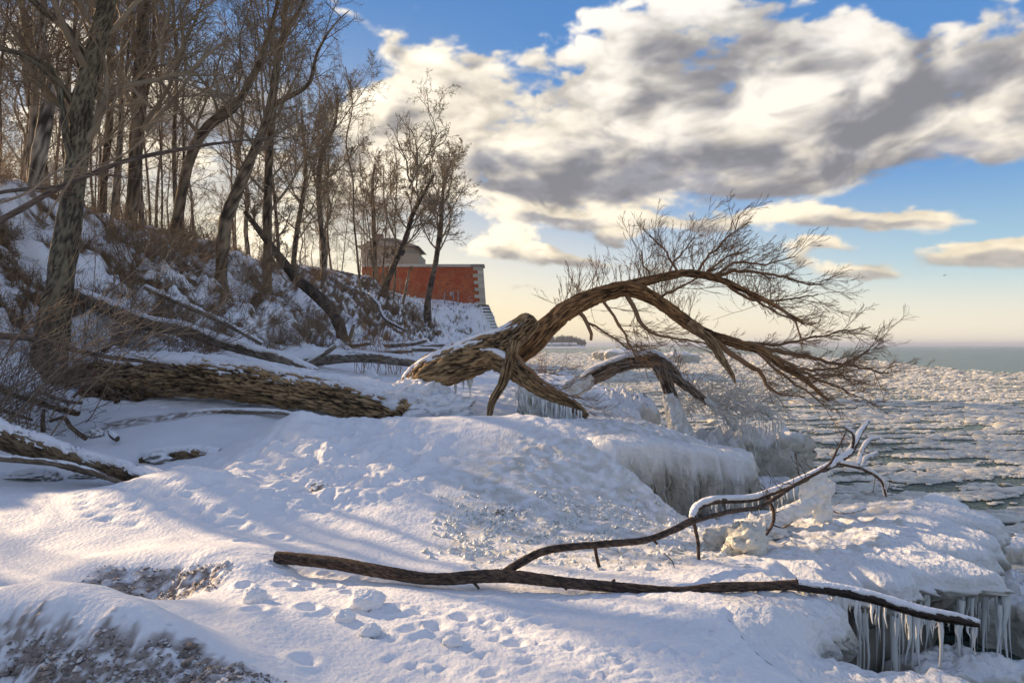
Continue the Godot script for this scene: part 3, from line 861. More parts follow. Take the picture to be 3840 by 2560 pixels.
func build_willow() -> void:
	var rng := RandomNumberGenerator.new()
	rng.seed = 404
	var base := at(285, 900, 12.0)
	var root := thing("fallen_willow", "huge fallen willow with furrowed bark arching out over the lake ice", "tree", base)
	var snow := MB.new()
	var lo := Color(0.03, 0.017, 0.009)
	var hi := Color(0.46, 0.30, 0.15)
	var big := {"step": 0.026, "sides": 120, "amp": 0.042, "fa": 19.0, "fl": 1.5, "lo": lo, "hi": hi, "seed": 3, "snow": 0.045, "s0": 0.55, "s1": 1.1}
	var t := path([[262, 862, 12.1, 60], [300, 862, 12.0, 52], [400, 860, 11.7, 46], [520, 871, 11.4, 44], [650, 888, 11.0, 44], [780, 910, 10.6, 45], [920, 936, 10.2, 44], [960, 944, 10.1, 40]])
	var mb := MB.new()
	bark(mb, t[0], t[1], big, snow)
	part(root, "trunk", mb.commit(base), M.bark)
	# limbs
	var L := {
		"stub": [[930, 890, 10.5, 20], [955, 878, 10.6, 34], [985, 860, 10.6, 40], [1050, 835, 10.6, 44], [1120, 808, 10.6, 42], [1170, 780, 10.6, 33], [1203, 752, 10.6, 27], [1218, 735, 10.6, 24], [1224, 728, 10.6, 14]],
		"arch": [[1130, 832, 10.7, 24], [1180, 815, 10.8, 28], [1215, 795, 10.8, 29], [1255, 752, 10.9, 28], [1300, 712, 11, 26], [1360, 683, 11.1, 22], [1440, 662, 11.2, 19], [1500, 684, 11.2, 17], [1560, 726, 11.1, 16], [1620, 765, 11.0, 15], [1690, 787, 10.9, 12], [1750, 806, 10.8, 10], [1800, 842, 10.7, 8], [1850, 872, 10.6, 6], [1905, 920, 10.5, 3.5]],
		"prop": [[1085, 825, 10.5, 24], [1130, 820, 10.5, 26], [1180, 846, 10.4, 24], [1240, 890, 10.3, 18], [1300, 920, 10.2, 14], [1348, 958, 10.1, 8]],
		"drop": [[1182, 785, 10.4, 16], [1168, 835, 10.3, 13], [1155, 880, 10.25, 10], [1132, 920, 10.2, 8], [1124, 955, 10.1, 6]],
		"crest": [[1420, 664, 11.2, 14], [1440, 656, 11.25, 14], [1510, 640, 11.3, 12], [1580, 627, 11.3, 11], [1650, 640, 11.2, 9], [1710, 666, 11.0, 7], [1780, 700, 10.8, 5], [1850, 745, 10.6, 2.5]],
		"snag": [[1585, 742, 11.0, 12], [1635, 785, 10.8, 11], [1660, 825, 10.7, 9], [1682, 858, 10.6, 6], [1690, 880, 10.6, 2]],
		"low": [[1330, 890, 12.0, 15], [1345, 876, 12.0, 17], [1380, 856, 12.0, 18], [1440, 832, 12.0, 17], [1500, 826, 12.0, 18], [1535, 848, 12.0, 14], [1570, 880, 12.0, 11], [1610, 912, 12.1, 8], [1655, 945, 12.2, 4]],
		"leg": [[1505, 828, 12.0, 14], [1528, 870, 11.95, 14], [1548, 930, 11.9, 12], [1562, 990, 11.9, 13]]}
	var sp := {}
	var k := 0
	for key in L:
		k += 1
		var p := path(L[key])
		var limb := MB.new()
		if key in ["arch", "crest", "snag"]:
			for q in p[1].size(): p[1][q] *= 0.86
		var thin: bool = key in ["drop", "crest", "snag"]
		var o := big.duplicate()
		o.merge({"sides": 48 if thin else 88, "step": 0.035, "amp": 0.02 if thin else 0.034, "fa": 26.0 if thin else 20.0, "fl": 1.9, "seed": 10 + k, "snow": 0.03, "s0": 0.55, "s1": 1.15}, true)
		if key in ["arch", "crest"]: o.merge({"hi": Color(0.42, 0.225, 0.095), "s0": 0.8}, true)
		if key in ["leg", "low"]: o.merge({"hi": Color(0.34, 0.27, 0.21)}, true)
		sp[key] = bark(limb, p[0], p[1], o, snow if key in ["stub", "prop", "low"] else null)
		var node := part(root, "limb", limb.commit(base), M.bark)
		if key == "stub": node.set_meta("label", "thick broken-off limb stub")
		if key == "arch": node.set_meta("label", "long limb arching over the ice")
	part(root, "snow_cap", snow.commit(base), M.snow)
	# roots torn from the ground
	var roots := MB.new()
	for e in [[[250, 845, 12.0, 22], [225, 866, 11.8, 18], [200, 893, 11.6, 12], [212, 914, 11.5, 8]], [[268, 862, 12.0, 24], [252, 890, 11.7, 18], [240, 918, 11.5, 10]], [[285, 880, 11.9, 24], [300, 900, 11.7, 16], [322, 915, 11.6, 9]], [[240, 835, 12.2, 12], [169, 852, 12.0, 10], [123, 880, 11.7, 9], [77, 876, 11.6, 7], [40, 892, 11.5, 5]],
			[[225, 850, 12.1, 12], [158, 884, 11.7, 9], [140, 901, 11.4, 8], [70, 896, 11.3, 6]], [[262, 835, 12.3, 18], [250, 815, 12.4, 12], [235, 805, 12.5, 6]], [[235, 880, 11.8, 14], [190, 905, 11.5, 9], [165, 915, 11.4, 6]], [[255, 900, 11.6, 14], [270, 918, 11.4, 9], [262, 930, 11.3, 5]]]:
		var p := path(e)
		var rb := MB.new()
		bark(rb, p[0], p[1], {"step": 0.05, "sides": 30, "amp": 0.02, "fa": 16.0, "fl": 4.0, "lo": lo, "hi": Color(0.26, 0.17, 0.09), "seed": 50 + roots.v.size() % 97})
		part(root, "root", rb.commit(base), M.bark)
	# smaller branches
	var fan := MB.new()
	var twigs := MB.new()
	var S := [
		[[1580, 627, 11.3, 6], [1640, 632, 11.4, 5.5], [1700, 622, 11.6, 4.5], [1790, 632, 11.7, 3.5], [1860, 655, 11.8, 2.4], [1890, 650, 11.8, 1.5]], [[1645, 634, 11.2, 4.5], [1690, 604, 11.0, 3.5], [1760, 606, 10.8, 2.6], [1830, 590, 10.7, 1.4]], [[1650, 640, 11.2, 5], [1720, 684, 11.4, 4], [1790, 690, 11.5, 3], [1880, 676, 11.6, 1.5]],
		[[1600, 630, 11.3, 4.5], [1625, 592, 11.3, 3.6], [1655, 560, 11.4, 2.8], [1690, 530, 11.4, 1.9], [1700, 490, 11.5, 1.0]], [[1560, 632, 11.3, 4], [1540, 592, 11.2, 3], [1512, 560, 11.1, 2], [1490, 540, 11.1, 1.2]], [[1620, 632, 11.3, 4], [1655, 600, 11.1, 3], [1720, 572, 11.0, 1.6]], [[1500, 645, 11.3, 3], [1480, 610, 11.4, 2.2], [1475, 570, 11.4, 1.2]], [[1530, 640, 11.3, 3], [1560, 590, 11.5, 2.2], [1600, 540, 11.6, 1.2]],
		[[1690, 787, 10.9, 9], [1760, 800, 11.1, 8], [1830, 815, 11.2, 6.5], [1900, 830, 11.4, 5], [1980, 845, 11.5, 3], [2045, 860, 11.6, 1.5]], [[1755, 806, 10.8, 7], [1840, 850, 10.6, 5.5], [1900, 880, 10.5, 4], [1965, 906, 10.4, 1.8]], [[1700, 788, 10.9, 5.5], [1790, 790, 11.3, 4.5], [1860, 775, 11.5, 3.5], [1930, 762, 11.6, 2.4], [2000, 750, 11.7, 1.3]],
		[[1620, 765, 11.0, 9], [1700, 825, 10.7, 8], [1745, 852, 10.6, 6.5], [1762, 882, 10.6, 5], [1795, 906, 10.5, 3.5], [1850, 912, 10.4, 1.8]], [[1330, 716, 11.0, 7], [1352, 745, 10.9, 6], [1362, 782, 10.9, 4.5]], [[1385, 690, 11.1, 5], [1420, 740, 11.0, 4], [1450, 800, 10.9, 3], [1462, 830, 10.9, 1.6]], [[1440, 668, 11.2, 8], [1470, 730, 11.0, 6.5], [1500, 765, 10.9, 5], [1560, 776, 10.8, 3.5], [1640, 792, 10.7, 1.8]], [[1345, 735, 11.0, 4], [1400, 770, 10.8, 3], [1445, 800, 10.7, 1.6]],
		[[1500, 690, 11.2, 4], [1545, 668, 11.4, 3.4], [1600, 640, 11.5, 2.4], [1660, 610, 11.6, 1.2]], [[1780, 700, 10.8, 4], [1830, 740, 10.6, 3], [1845, 790, 10.5, 1.5]], [[1710, 666, 11.0, 4], [1790, 720, 11.3, 3], [1860, 735, 11.4, 1.5]], [[1800, 842, 10.7, 5], [1880, 850, 10.9, 4], [1960, 830, 11.1, 2.6], [2010, 790, 11.2, 1.3]], [[1185, 815, 10.3, 7], [1240, 868, 10.1, 5], [1290, 905, 10.0, 3], [1340, 915, 9.9, 1.6]],
		[[1850, 872, 10.6, 4], [1900, 860, 10.8, 3], [1990, 880, 11.0, 1.5]], [[1740, 805, 10.8, 5], [1800, 860, 10.3, 4], [1860, 905, 10.1, 2.6], [1900, 935, 10.0, 1.4]]]
	var sn := 0
	for e in S:
		sn += 1
		var p := path(e)
		for q in p[1].size(): p[1][q] *= 0.78
		var s := spline(p[0], p[1], 0.12)
		var jp: PackedVector3Array = s[0]
		for q in range(1, jp.size()): jp[q] += Vector3(rng.randfn(), rng.randfn(), rng.randfn()) * 0.012
		s[0] = jp
		fan.tint = Color(0.26, 0.15, 0.08)
		tube(fan, s[0], s[1], 8)
		if sn == 13: continue
		twigs.tint = Color(0.26, 0.155, 0.08)
		var kids := int(jp.size() * 0.78)
		for q in kids:
			var o := on_path(s, 0.12 + 0.86 * (q + rng.randf()) / kids)
			var side: Vector3 = (o[1] as Vector3).cross(Vector3(rng.randfn(), rng.randfn(), rng.randfn())).normalized()
			var d: Vector3 = ((o[1] as Vector3) * 1.0 + side * rng.randf_range(0.4, 1.0) + Vector3(0.25, 0.12 if sn <= 8 else 0.0, 0)).normalized()
			grow(twigs, o[0], d, rng.randf_range(0.25, 0.8), maxf(0.003, minf(0.007, o[2] * 0.55)), 0, FAN, rng)
	part(root, "branches", fan.commit(base), M.twig)
	# upright shoots on the arch
	var shoots := MB.new()
	for spec in [["arch", 0.22, 0.62, 95, 0.55], ["crest", 0.1, 0.85, 110, 0.75], ["low", 0.3, 0.9, 40, 0.35]]:
		for q in int(spec[3]):
			var o := on_path(sp[spec[0]], rng.randf_range(spec[1], spec[2]))
			var up := Vector3(rng.randfn() * 0.35, 1.0, rng.randfn() * 0.35).normalized()
			if rng.randf() < 0.25: up = Vector3(rng.randfn(), rng.randfn() * 0.6, rng.randfn()).normalized()
			shoots.tint = Color(0.36, 0.17, 0.055).lerp(Color(0.22, 0.13, 0.07), rng.randf())
			grow(shoots, (o[0] as Vector3) + up * float(o[2]) * 0.7, up, rng.randf_range(0.15, 1.0) * spec[4] * 1.25, 0.0045, 0, SHOOT, rng)
	part(root, "shoots", shoots.commit(base), M.twig, "thin orange shoots standing up from the arching limb")
	part(root, "twigs", twigs.commit(base), M.twig)
	# the lowest boughs are sheathed in ice
	var iced := MB.new()
	var ICED := {"segs": [6, 5, 3], "wob": [0.14, 0.18, 0.2], "trop": [Vector3(0.08, -0.10, 0.02), Vector3(0.08, -0.10, 0), Vector3(0.05, -0.1, 0)], "tip": [0.6, 0.6, 0.6], "sides": [6, 5, 4], "kids": [6, 4, 0], "t0": 0.15, "ratio": 0.5, "thin": 0.8, "minr": 0.0068, "open": 1.0}
	for q in 46:
		iced.tint = Color(0.72, 0.66, 0.57).lerp(Color(0.93, 0.91, 0.87), rng.randf())
		var px := rng.randf_range(1580, 1760)
		var p := at(px, 925 + (px - 1580) * 0.12 + rng.randfn() * 14.0, rng.randf_range(12.0, 12.9))
		grow(iced, p, Vector3(rng.randf_range(-0.4, 1.0), rng.randf_range(0.0, 0.9), rng.randfn() * 0.5).normalized(), rng.randf_range(0.45, 0.95), 0.014, 0, ICED, rng)
	for e in [[[1290, 912, 12.0, 14], [1315, 896, 12.0, 22], [1340, 882, 12.0, 20], [1362, 866, 12.0, 16]], [[1535, 905, 11.9, 14], [1548, 945, 11.9, 20], [1560, 985, 11.9, 28], [1566, 1010, 11.9, 34]], [[1618, 915, 12.1, 5], [1640, 934, 12.1, 8], [1668, 955, 12.2, 8], [1690, 985, 12.3, 9]], [[1690, 925, 12.4, 6], [1740, 935, 12.4, 9], [1775, 955, 12.4, 8]]]:
		var p := path(e)
		var ib := MB.new()
		bark(ib, p[0], p[1], {"step": 0.03, "sides": 40, "amp": 0.02, "fa": 7.0, "fl": 3.0, "lo": Color(0.62, 0.59, 0.54), "hi": Color(0.80, 0.79, 0.76), "seed": 140})
		part(root, "ice_sheath", ib.commit(base), M.shoreice)
	part(root, "iced_twigs", iced.commit(base), M.icetwig, "twigs sheathed in clear ice at the end of the lower limb")
	var spots := []
	for q in 60:
		var px := rng.randf_range(1640, 1800)
		spots.append([at(px, 930 + rng.randf() * 50 + (px - 1640) * 0.15, rng.randf_range(12.1, 12.8)), rng.randf_range(0.08, 0.38), rng.randf_range(0.008, 0.02)])
	for q in 8:
		var o := on_path(sp.low, rng.randf_range(0.2, 0.55))
		spots.append([(o[0] as Vector3) - Vector3(0, float(o[2]) * 0.8, 0), rng.randf_range(0.1, 0.4), rng.randf_range(0.012, 0.03)])
	for q in 10:
		var o := on_path(sp.stub, rng.randf_range(0.25, 0.5))
		spots.append([(o[0] as Vector3) - Vector3(0, float(o[2]) * 0.9, 0.1), rng.randf_range(0.1, 0.4), rng.randf_range(0.012, 0.03)])
	add_icicles(root, spots, rng, M.ice)
	# an apron of ice and icicles under the propping limb
	var ap := thing("ice_apron", "curtain of icicles hanging from the propping willow limb onto the snow", "ice", at(1270, 955, 10.1))
	var am := MB.new()
	curtain(am, [at(1190, 885, 10.25), at(1230, 908, 10.2), at(1270, 925, 10.15), at(1310, 945, 10.1), at(1345, 968, 10.05)], -0.42, 0.10, 21)
	part(ap, "ice_sheet", am.commit(ap.position), M.shoreice)
	spots = []
	for q in 34:
		var f := rng.randf()
		spots.append([at(lerpf(1185, 1340, f), lerpf(900, 945, f), lerpf(10.2, 10.0, f) + rng.randf_range(-0.1, 0.08)), rng.randf_range(0.15, 0.4), rng.randf_range(0.01, 0.02)])
	add_icicles(ap, spots, rng, M.ice)

# a ribbed sheet of frozen run-off below a line of points
func curtain(mb: MB, line: Array, drop: float, rib: float, sd: int, lean := 0.12, tone := Color(0.66, 0.67, 0.65), deep := Color(0.45, 0.45, 0.41)) -> void:
	var one := []
	for q in line: one.append(0.0)
	var P: PackedVector3Array = spline(line, one, 0.018)[0]
	var f := noise(FastNoiseLite.TYPE_SIMPLEX, 1.0, 3, sd)
	var base := mb.v.size()
	var n := P.size()
	var rows := 22
	for k in n:
		var tg := (P[mini(k + 1, n - 1)] - P[maxi(k - 1, 0)])
		tg.y = 0
		var out := tg.normalized().cross(Vector3.UP)
		for j in rows:
			var t := 1.0 - float(j) / (rows - 1)
			var r := absf(f.get_noise_2d(k * 0.22, t * 0.7)) * rib + f.get_noise_2d(k * 0.06, t * 2.0 + 20.0) * rib * 0.9
			var p := P[k] + out * (lean * sin(t * PI * 0.6) * 0.6 + r * smoothstep(0.0, 0.2, t) - 0.02)
			p.y += drop * t * (1.0 + 0.25 * f.get_noise_2d(k * 0.1, 90.0))
			mb.v.append(p)
			mb.n.append(out)
			mb.c.append(tone.lerp(deep, clampf(0.4 + f.get_noise_2d(k * 0.12, t * 1.5 + 40.0), 0.0, 1.0)))
	grid_index(mb, base, n, rows)
	grid_normals(mb, base, n, rows)

func log_thing(called: String, label: String, list: Array, o: Dictionary, snowy := true, cat := "log", group := "") -> Node3D:
	var p := path(list)
	var root := thing(called, label, cat, Vector3(p[0][0]) - Vector3(0, p[1][0], 0), group)
	var mb := MB.new()
	var s := MB.new() if snowy else null
	bark(mb, p[0], p[1], o, s)
	part(root, "stem", mb.commit(root.position), M.bark)
	if snowy and s.i.size():
		part(root, "snow_cap", s.commit(root.position), M.snow)
	return root

func build_logs() -> void:
	var brown := {"step": 0.03, "sides": 60, "amp": 0.016, "fa": 22.0, "fl": 4.0, "lo": Color(0.035, 0.022, 0.012), "hi": Color(0.22, 0.15, 0.085), "seed": 71, "snow": 0.06, "s0": 0.48, "s1": 0.95}
	var grey := {"step": 0.05, "sides": 36, "amp": 0.012, "fa": 22.0, "fl": 3.0, "lo": Color(0.08, 0.06, 0.045), "hi": Color(0.30, 0.25, 0.19), "seed": 72, "snow": 0.05, "s0": 0.45, "s1": 1.0}
	var thin := grey.duplicate()
	thin.merge({"sides": 14, "step": 0.08, "amp": 0.006, "snow": 0.04, "s0": 0.35}, true)
	log_thing("beach_log", "thick snow-topped log lying in from the left edge on the beach", [[-90, 960, 7.75, 27], [0, 1003, 7.7, 25], [100, 1036, 7.7, 25], [200, 1068, 7.65, 23], [290, 1090, 7.5, 20], [350, 1102, 7.35, 16], [385, 1110, 7.2, 8]], brown)
	log_thing("beach_log", "short rotten log half buried in snow behind the round snowdrift", [[325, 1062, 8.6, 16], [380, 1052, 8.6, 19], [440, 1050, 8.6, 20], [505, 1056, 8.6, 17]], brown)
	log_thing("leaning_trunk", "long grey trunk sloping down the bluff behind the fallen willow", [[120, 655, 13.3, 17], [151, 668, 13.2, 17], [246, 708, 13.1, 17], [316, 738, 13.0, 16], [422, 757, 13.0, 15], [492, 783, 13.0, 14], [560, 802, 13.0, 13], [645, 825, 13.0, 12], [725, 858, 13.0, 11]], grey)
	log_thing("beach_log", "bowed grey log crossing the beach behind the big willow stub", [[640, 846, 16, 11], [690, 834, 16, 12], [740, 827, 16, 12], [810, 820, 16, 12], [903, 826, 16, 11], [990, 842, 16, 9]], grey)
	log_thing("beach_log", "thin snow-lined pole lying above the bowed grey log", [[690, 830, 20, 4], [762, 816, 20, 5], [879, 809, 20, 5], [945, 806, 20, 4]], thin)
	log_thing("beach_log", "weathered pole with a forked end below the brown scarp", [[842, 790, 27, 4], [891, 793, 27, 5], [949, 789, 27, 5], [980, 781, 27, 3]], thin)
	log_thing("beach_log", "straight snow-covered log behind the willow stub, nearest the stone steps", [[895, 806, 24, 4], [950, 803, 24, 5], [1060, 805, 24, 5]], thin)
	log_thing("beach_log", "mossy log with a strip of snow below the iced boulders", [[960, 797, 30, 4], [1010, 793, 30, 4], [1060, 796, 30, 3]], thin)
	log_thing("beach_log", "dark knobbly log at the left edge beside the torn roots", [[-60, 868, 10.6, 10], [35, 903, 10.4, 10], [105, 928, 10.2, 9], [178, 950, 10.1, 6]], brown)
	log_thing("beach_log", "low log beside the foot of the greenish trunk", [[20, 868, 11.3, 6], [70, 850, 11.4, 7], [140, 846, 11.4, 6]], thin)
	log_thing("beach_log", "bare branch lying across the snow beneath the willow trunk's middle", [[430, 952, 10.6, 4], [520, 945, 10.7, 5], [640, 948, 10.5, 4], [690, 958, 10.3, 2]], thin)
	log_thing("beach_log", "twisted grey log lying under the brown scarp, left of the forked pole", [[690, 800, 22, 5], [740, 790, 22, 6], [790, 795, 22, 6], [850, 788, 22, 4]], grey)
	log_thing("beach_log", "short slanting log propped on the bowed grey log", [[700, 842, 15, 6], [740, 815, 15, 6], [770, 795, 15, 4]], thin)
	log_thing("beach_log", "slim snow-edged trunk running down the slope above the leaning grey trunk", [[330, 660, 15.2, 5], [420, 700, 15, 6], [520, 745, 15, 6], [600, 790, 15, 4]], thin)
	log_thing("beach_log", "dark half-sunk bough left of the willow roots", [[-30, 830, 11.2, 6], [60, 885, 11, 7], [130, 915, 10.8, 6], [185, 925, 10.7, 4]], thin)
	log_thing("beach_log", "broken limb sticking up beside the scarp foot", [[770, 812, 24, 4], [800, 780, 24, 5], [812, 745, 24, 3]], thin)
	log_thing("drift_pole", "thin peeled pole lying under the left beach log", [[-60, 1050, 7.5, 6], [60, 1058, 7.45, 7], [170, 1072, 7.4, 7], [300, 1118, 7.3, 4]], {"step": 0.05, "sides": 18, "amp": 0.004, "fa": 30.0, "fl": 3.0, "lo": Color(0.09, 0.06, 0.04), "hi": Color(0.28, 0.21, 0.15), "seed": 75, "snow": 0.02, "s0": 0.6, "s1": 1.1})
	var stick := {"step": 0.03, "sides": 12, "amp": 0.003, "fa": 30.0, "fl": 5.0, "lo": Color(0.05, 0.032, 0.02), "hi": Color(0.20, 0.14, 0.09), "seed": 76}
	log_thing("driftwood_stick", "crooked brown stick standing out of the snow above the beach log", [[112, 968, 9.3, 3], [144, 960, 9.25, 5], [162, 982, 9.2, 5], [195, 1008, 9.1, 5]], stick, false, "stick")
	log_thing("driftwood_stick", "short upright twig stump beside the crooked stick", [[98, 942, 9.4, 4], [96, 965, 9.3, 5], [97, 990, 9.2, 5]], stick, false, "stick")
	log_thing("driftwood_stick", "reddish stick leaning against the torn willow roots", [[148, 934, 10.9, 3], [180, 898, 10.8, 3.4], [214, 858, 10.7, 3]], {"step": 0.05, "sides": 10, "amp": 0.003, "lo": Color(0.10, 0.03, 0.02), "hi": Color(0.22, 0.08, 0.05), "seed": 78}, false, "stick")
	log_thing("driftwood_stick", "dark pole poking in at the left edge above the snowy log", [[-40, 930, 9.6, 4], [20, 948, 9.6, 4], [72, 965, 9.6, 3]], stick, false, "stick")
	log_thing("driftwood_stick", "small snow-flecked stub of wood right of the round stone", [[250, 990, 9.3, 5], [256, 1000, 9.25, 7], [268, 1010, 9.2, 6]], stick, true, "stick")
	log_thing("driftwood_stick", "splintered stub just left of the broken branch end", [[556, 1293, 4.75, 9], [585, 1296, 4.72, 9], [622, 1288, 4.7, 3]], stick, false, "stick")
	# snow poles on the scarp
	log_thing("snowy_pole", "snow-lined dead stem lying down the brown scarp", [[845, 675, 34, 3], [868, 700, 33, 4], [885, 733, 32, 4], [930, 758, 31, 3]], thin, true, "dead stem")
	log_thing("snowy_pole", "short upright snowy stem on the scarp below the fort wall", [[915, 680, 36, 2.5], [917, 710, 35.6, 3], [920, 742, 35, 3]], thin, true, "dead stem")

func build_branch() -> void:
	var rng := RandomNumberGenerator.new()
	rng.seed = 91
	var list := [[634, 1279, 4.75, 14], [760, 1292, 4.65, 15], [900, 1317, 4.5, 14], [1000, 1329, 4.45, 14], [1150, 1322, 4.45, 15], [1300, 1338, 4.4, 12], [1450, 1351, 4.4, 11], [1560, 1358, 4.4, 11], [1650, 1349, 4.4, 11], [1750, 1346, 4.4, 10], [1830, 1344, 4.4, 12], [1900, 1352, 4.4, 13], [2000, 1372, 4.35, 13], [2110, 1405, 4.3, 13], [2200, 1422, 4.27, 12], [2247, 1433, 4.25, 8]]
	var root := thing("broken_branch", "long dark forked branch broken off across the foreground snow", "branch", at(634, 1292, 4.75))
	var o := {"step": 0.018, "sides": 40, "amp": 0.0035, "fa": 55.0, "fl": 9.0, "lo": Color(0.03, 0.022, 0.018), "hi": Color(0.15, 0.10, 0.07), "seed": 81, "snow": 0.012, "s0": 0.55, "s1": 1.1}
	var p := path(list)
	var mb := MB.new()
	bark(mb, p[0].slice(0, 11), p[1].slice(0, 11), o)
	part(root, "stem", mb.commit(root.position), M.bark)
	var wet := o.duplicate()
	wet.merge({"lo": Color(0.012, 0.008, 0.006), "hi": Color(0.05, 0.03, 0.022), "snow": 0.022, "s0": 0.25, "s1": 0.9, "seed": 82}, true)
	mb = MB.new()
	var frost := MB.new()
	var sp := bark(mb, p[0].slice(10), p[1].slice(10), wet, frost)
	part(root, "iced_end", mb.commit(root.position), M.wetbark, "wet dark end hung with icicles")
	part(root, "frost_crust", frost.commit(root.position), M.snow)
	# torn orange wood at the broken end
	mb = MB.new()
	mb.tint = Color(0.42, 0.20, 0.07)
	for k in 7:
		var a := at(640 + k * 2, 1268 + k * 3.2, 4.74 - 0.004 * k)
		tube(mb, PackedVector3Array([a, a + Vector3(0.05, -0.002, 0.004), a + Vector3(0.13 + 0.05 * rng.randf(), -0.012, 0.012)]), PackedFloat32Array([0.002, 0.009, 0.004]), 6)
	part(root, "torn_wood", mb.commit(root.position), M.twig, "torn orange heartwood")
	# fork
	var F := [
		[[1150, 1322, 4.45, 9], [1190, 1295, 4.5, 9.5], [1260, 1263, 4.6, 9], [1380, 1250, 4.75, 8.5], [1480, 1240, 4.9, 8], [1540, 1220, 5.1, 8], [1592, 1195, 5.3, 8.5]],
		[[1592, 1195, 5.3, 7], [1600, 1170, 5.45, 7], [1640, 1152, 5.65, 7], [1720, 1148, 5.9, 6.5], [1765, 1136, 6.05, 6], [1830, 1110, 6.3, 6], [1880, 1087, 6.6, 6], [1925, 1062, 6.85, 6], [1958, 1036, 7.0, 5.5], [1975, 1000, 7.1, 5], [1997, 968, 7.2, 3]],
		[[1592, 1197, 5.3, 6], [1680, 1174, 5.55, 5], [1750, 1162, 5.8, 4.6], [1830, 1112, 6.0, 4], [1900, 1072, 6.3, 3], [1926, 1030, 6.5, 2], [1948, 985, 6.7, 1]],
		[[1925, 1064, 6.85, 4], [1985, 1078, 7.0, 3.6], [2025, 1104, 7.1, 3], [2036, 1140, 7.2, 2]], [[1958, 1036, 7.0, 4], [1962, 1000, 6.9, 3], [1945, 985, 6.85, 2], [1940, 980, 6.85, 1.5]], [[1972, 1070, 6.95, 3], [1985, 1030, 7.1, 3], [2000, 1012, 7.2, 2.5], [2022, 1008, 7.25, 1.5]],
		[[1980, 1075, 7.0, 2.5], [1990, 1055, 7.05, 2.2], [2016, 1042, 7.1, 1.4]], [[1594, 1200, 5.3, 4.5], [1603, 1240, 5.28, 4], [1606, 1292, 5.25, 3]], [[1366, 1256, 4.73, 4], [1372, 1285, 4.72, 4.5], [1377, 1302, 4.71, 3.5]], [[1765, 1140, 6.0, 4], [1778, 1180, 5.95, 3.5], [1772, 1210, 5.9, 3], [1745, 1250, 5.85, 1.6]], [[1775, 1205, 5.9, 2], [1800, 1212, 5.9, 1.5], [1822, 1198, 5.9, 1]],
		[[1878, 1090, 6.6, 3], [1890, 1120, 6.6, 3], [1895, 1160, 6.6, 2.5], [1940, 1180, 6.65, 2], [1990, 1168, 6.7, 1.5]], [[1500, 1238, 4.95, 2], [1510, 1250, 4.94, 3]], [[1085, 1332, 4.42, 4], [1100, 1352, 4.38, 3]], [[1290, 1340, 4.4, 4], [1302, 1354, 4.37, 3]], [[1405, 1340, 4.4, 5], [1412, 1330, 4.4, 3]], [[1525, 1270, 5.0, 1.4], [1545, 1290, 4.98, 1.4], [1550, 1312, 4.95, 1]]]
	var crust := MB.new()
	for k in F.size():
		var q := path(F[k])
		var fb := MB.new()
		var oo := o.duplicate()
		oo.merge({"sides": 18, "seed": 90 + k, "snow": 0.035, "s0": 0.15, "s1": 0.8}, true)
		bark(fb, q[0], q[1], oo, crust if k in [1, 3, 4, 5, 6, 11] else null)
		part(root, "fork" if k < 3 else "side_twig", fb.commit(root.position), M.bark)
	part(root, "snow_cap", crust.commit(root.position), M.snow)
	var tw := MB.new()
	tw.tint = Color(0.07, 0.05, 0.04)
	for k in 46:
		var q := path(F[[1, 2, 2, 3, 5, 9, 11][k % 7]])
		var s := spline(q[0], q[1], 0.1)
		var w := on_path(s, rng.randf_range(0.25, 1.0))
		grow(tw, w[0], Vector3(rng.randfn(), rng.randfn() * 0.7 + 0.2, rng.randfn()).normalized(), rng.randf_range(0.06, 0.24), 0.004, 1, SHOOT, rng)
	part(root, "twigs", tw.commit(root.position), M.twig)
	# ice hanging from the branch
	var spots := []
	for k in 46:
		var w := on_path(sp, rng.randf_range(0.06, 0.98))
		spots.append([(w[0] as Vector3) - Vector3(0, float(w[2]) * 0.7, rng.randf_range(-0.015, 0.015)), exp(rng.randfn() * 0.55) * 0.085, rng.randf_range(0.006, 0.012)])
	for e in [[1952, 0.30], [2010, 0.14], [2090, 0.34], [2112, 0.45], [2158, 0.50], [2200, 0.13], [1975, 0.22]]:
		var w := on_path(sp, (e[0] - 1830.0) / 417.0)
		spots.append([(w[0] as Vector3) - Vector3(0, float(w[2]) * 0.6, 0), e[1], 0.017])
	var q2 := path(F[1])
	var s2 := spline(q2[0], q2[1], 0.1)
	for k in 26:
		var w := on_path(s2, rng.randf_range(0.12, 0.75))
		spots.append([(w[0] as Vector3) - Vector3(0, float(w[2]) * 0.7, 0), rng.randf_range(0.04, 0.16), rng.randf_range(0.006, 0.011)])
	add_icicles(root, spots, rng, M.ice)
	# sheathed bough and sheet of ice where spray has frozen on the fork
	var sh := MB.new()
	sh.tint = Color(0.80, 0.80, 0.78)
	var a2 := path([[1745, 1195, 6.3, 10], [1790, 1188, 6.35, 20], [1830, 1172, 6.4, 19], [1868, 1150, 6.5, 18], [1900, 1125, 6.6, 16], [1912, 1105, 6.6, 8]])
	bark(sh, a2[0], a2[1], {"step": 0.02, "sides": 40, "amp": 0.012, "fa": 8.0, "fl": 5.0, "lo": Color(0.72, 0.72, 0.70), "hi": Color(0.85, 0.85, 0.84), "seed": 97})
	curtain(sh, [at(1838, 1098, 6.4), at(1870, 1088, 6.45), at(1905, 1086, 6.5)], -0.24, 0.035, 31, 0.03, Color(0.84, 0.84, 0.83), Color(0.76, 0.76, 0.74))
	curtain(sh, [at(1868, 1160, 6.5), at(1890, 1150, 6.5), at(1912, 1140, 6.5)], -0.26, 0.03, 37, 0.03, Color(0.84, 0.84, 0.83), Color(0.76, 0.76, 0.74))
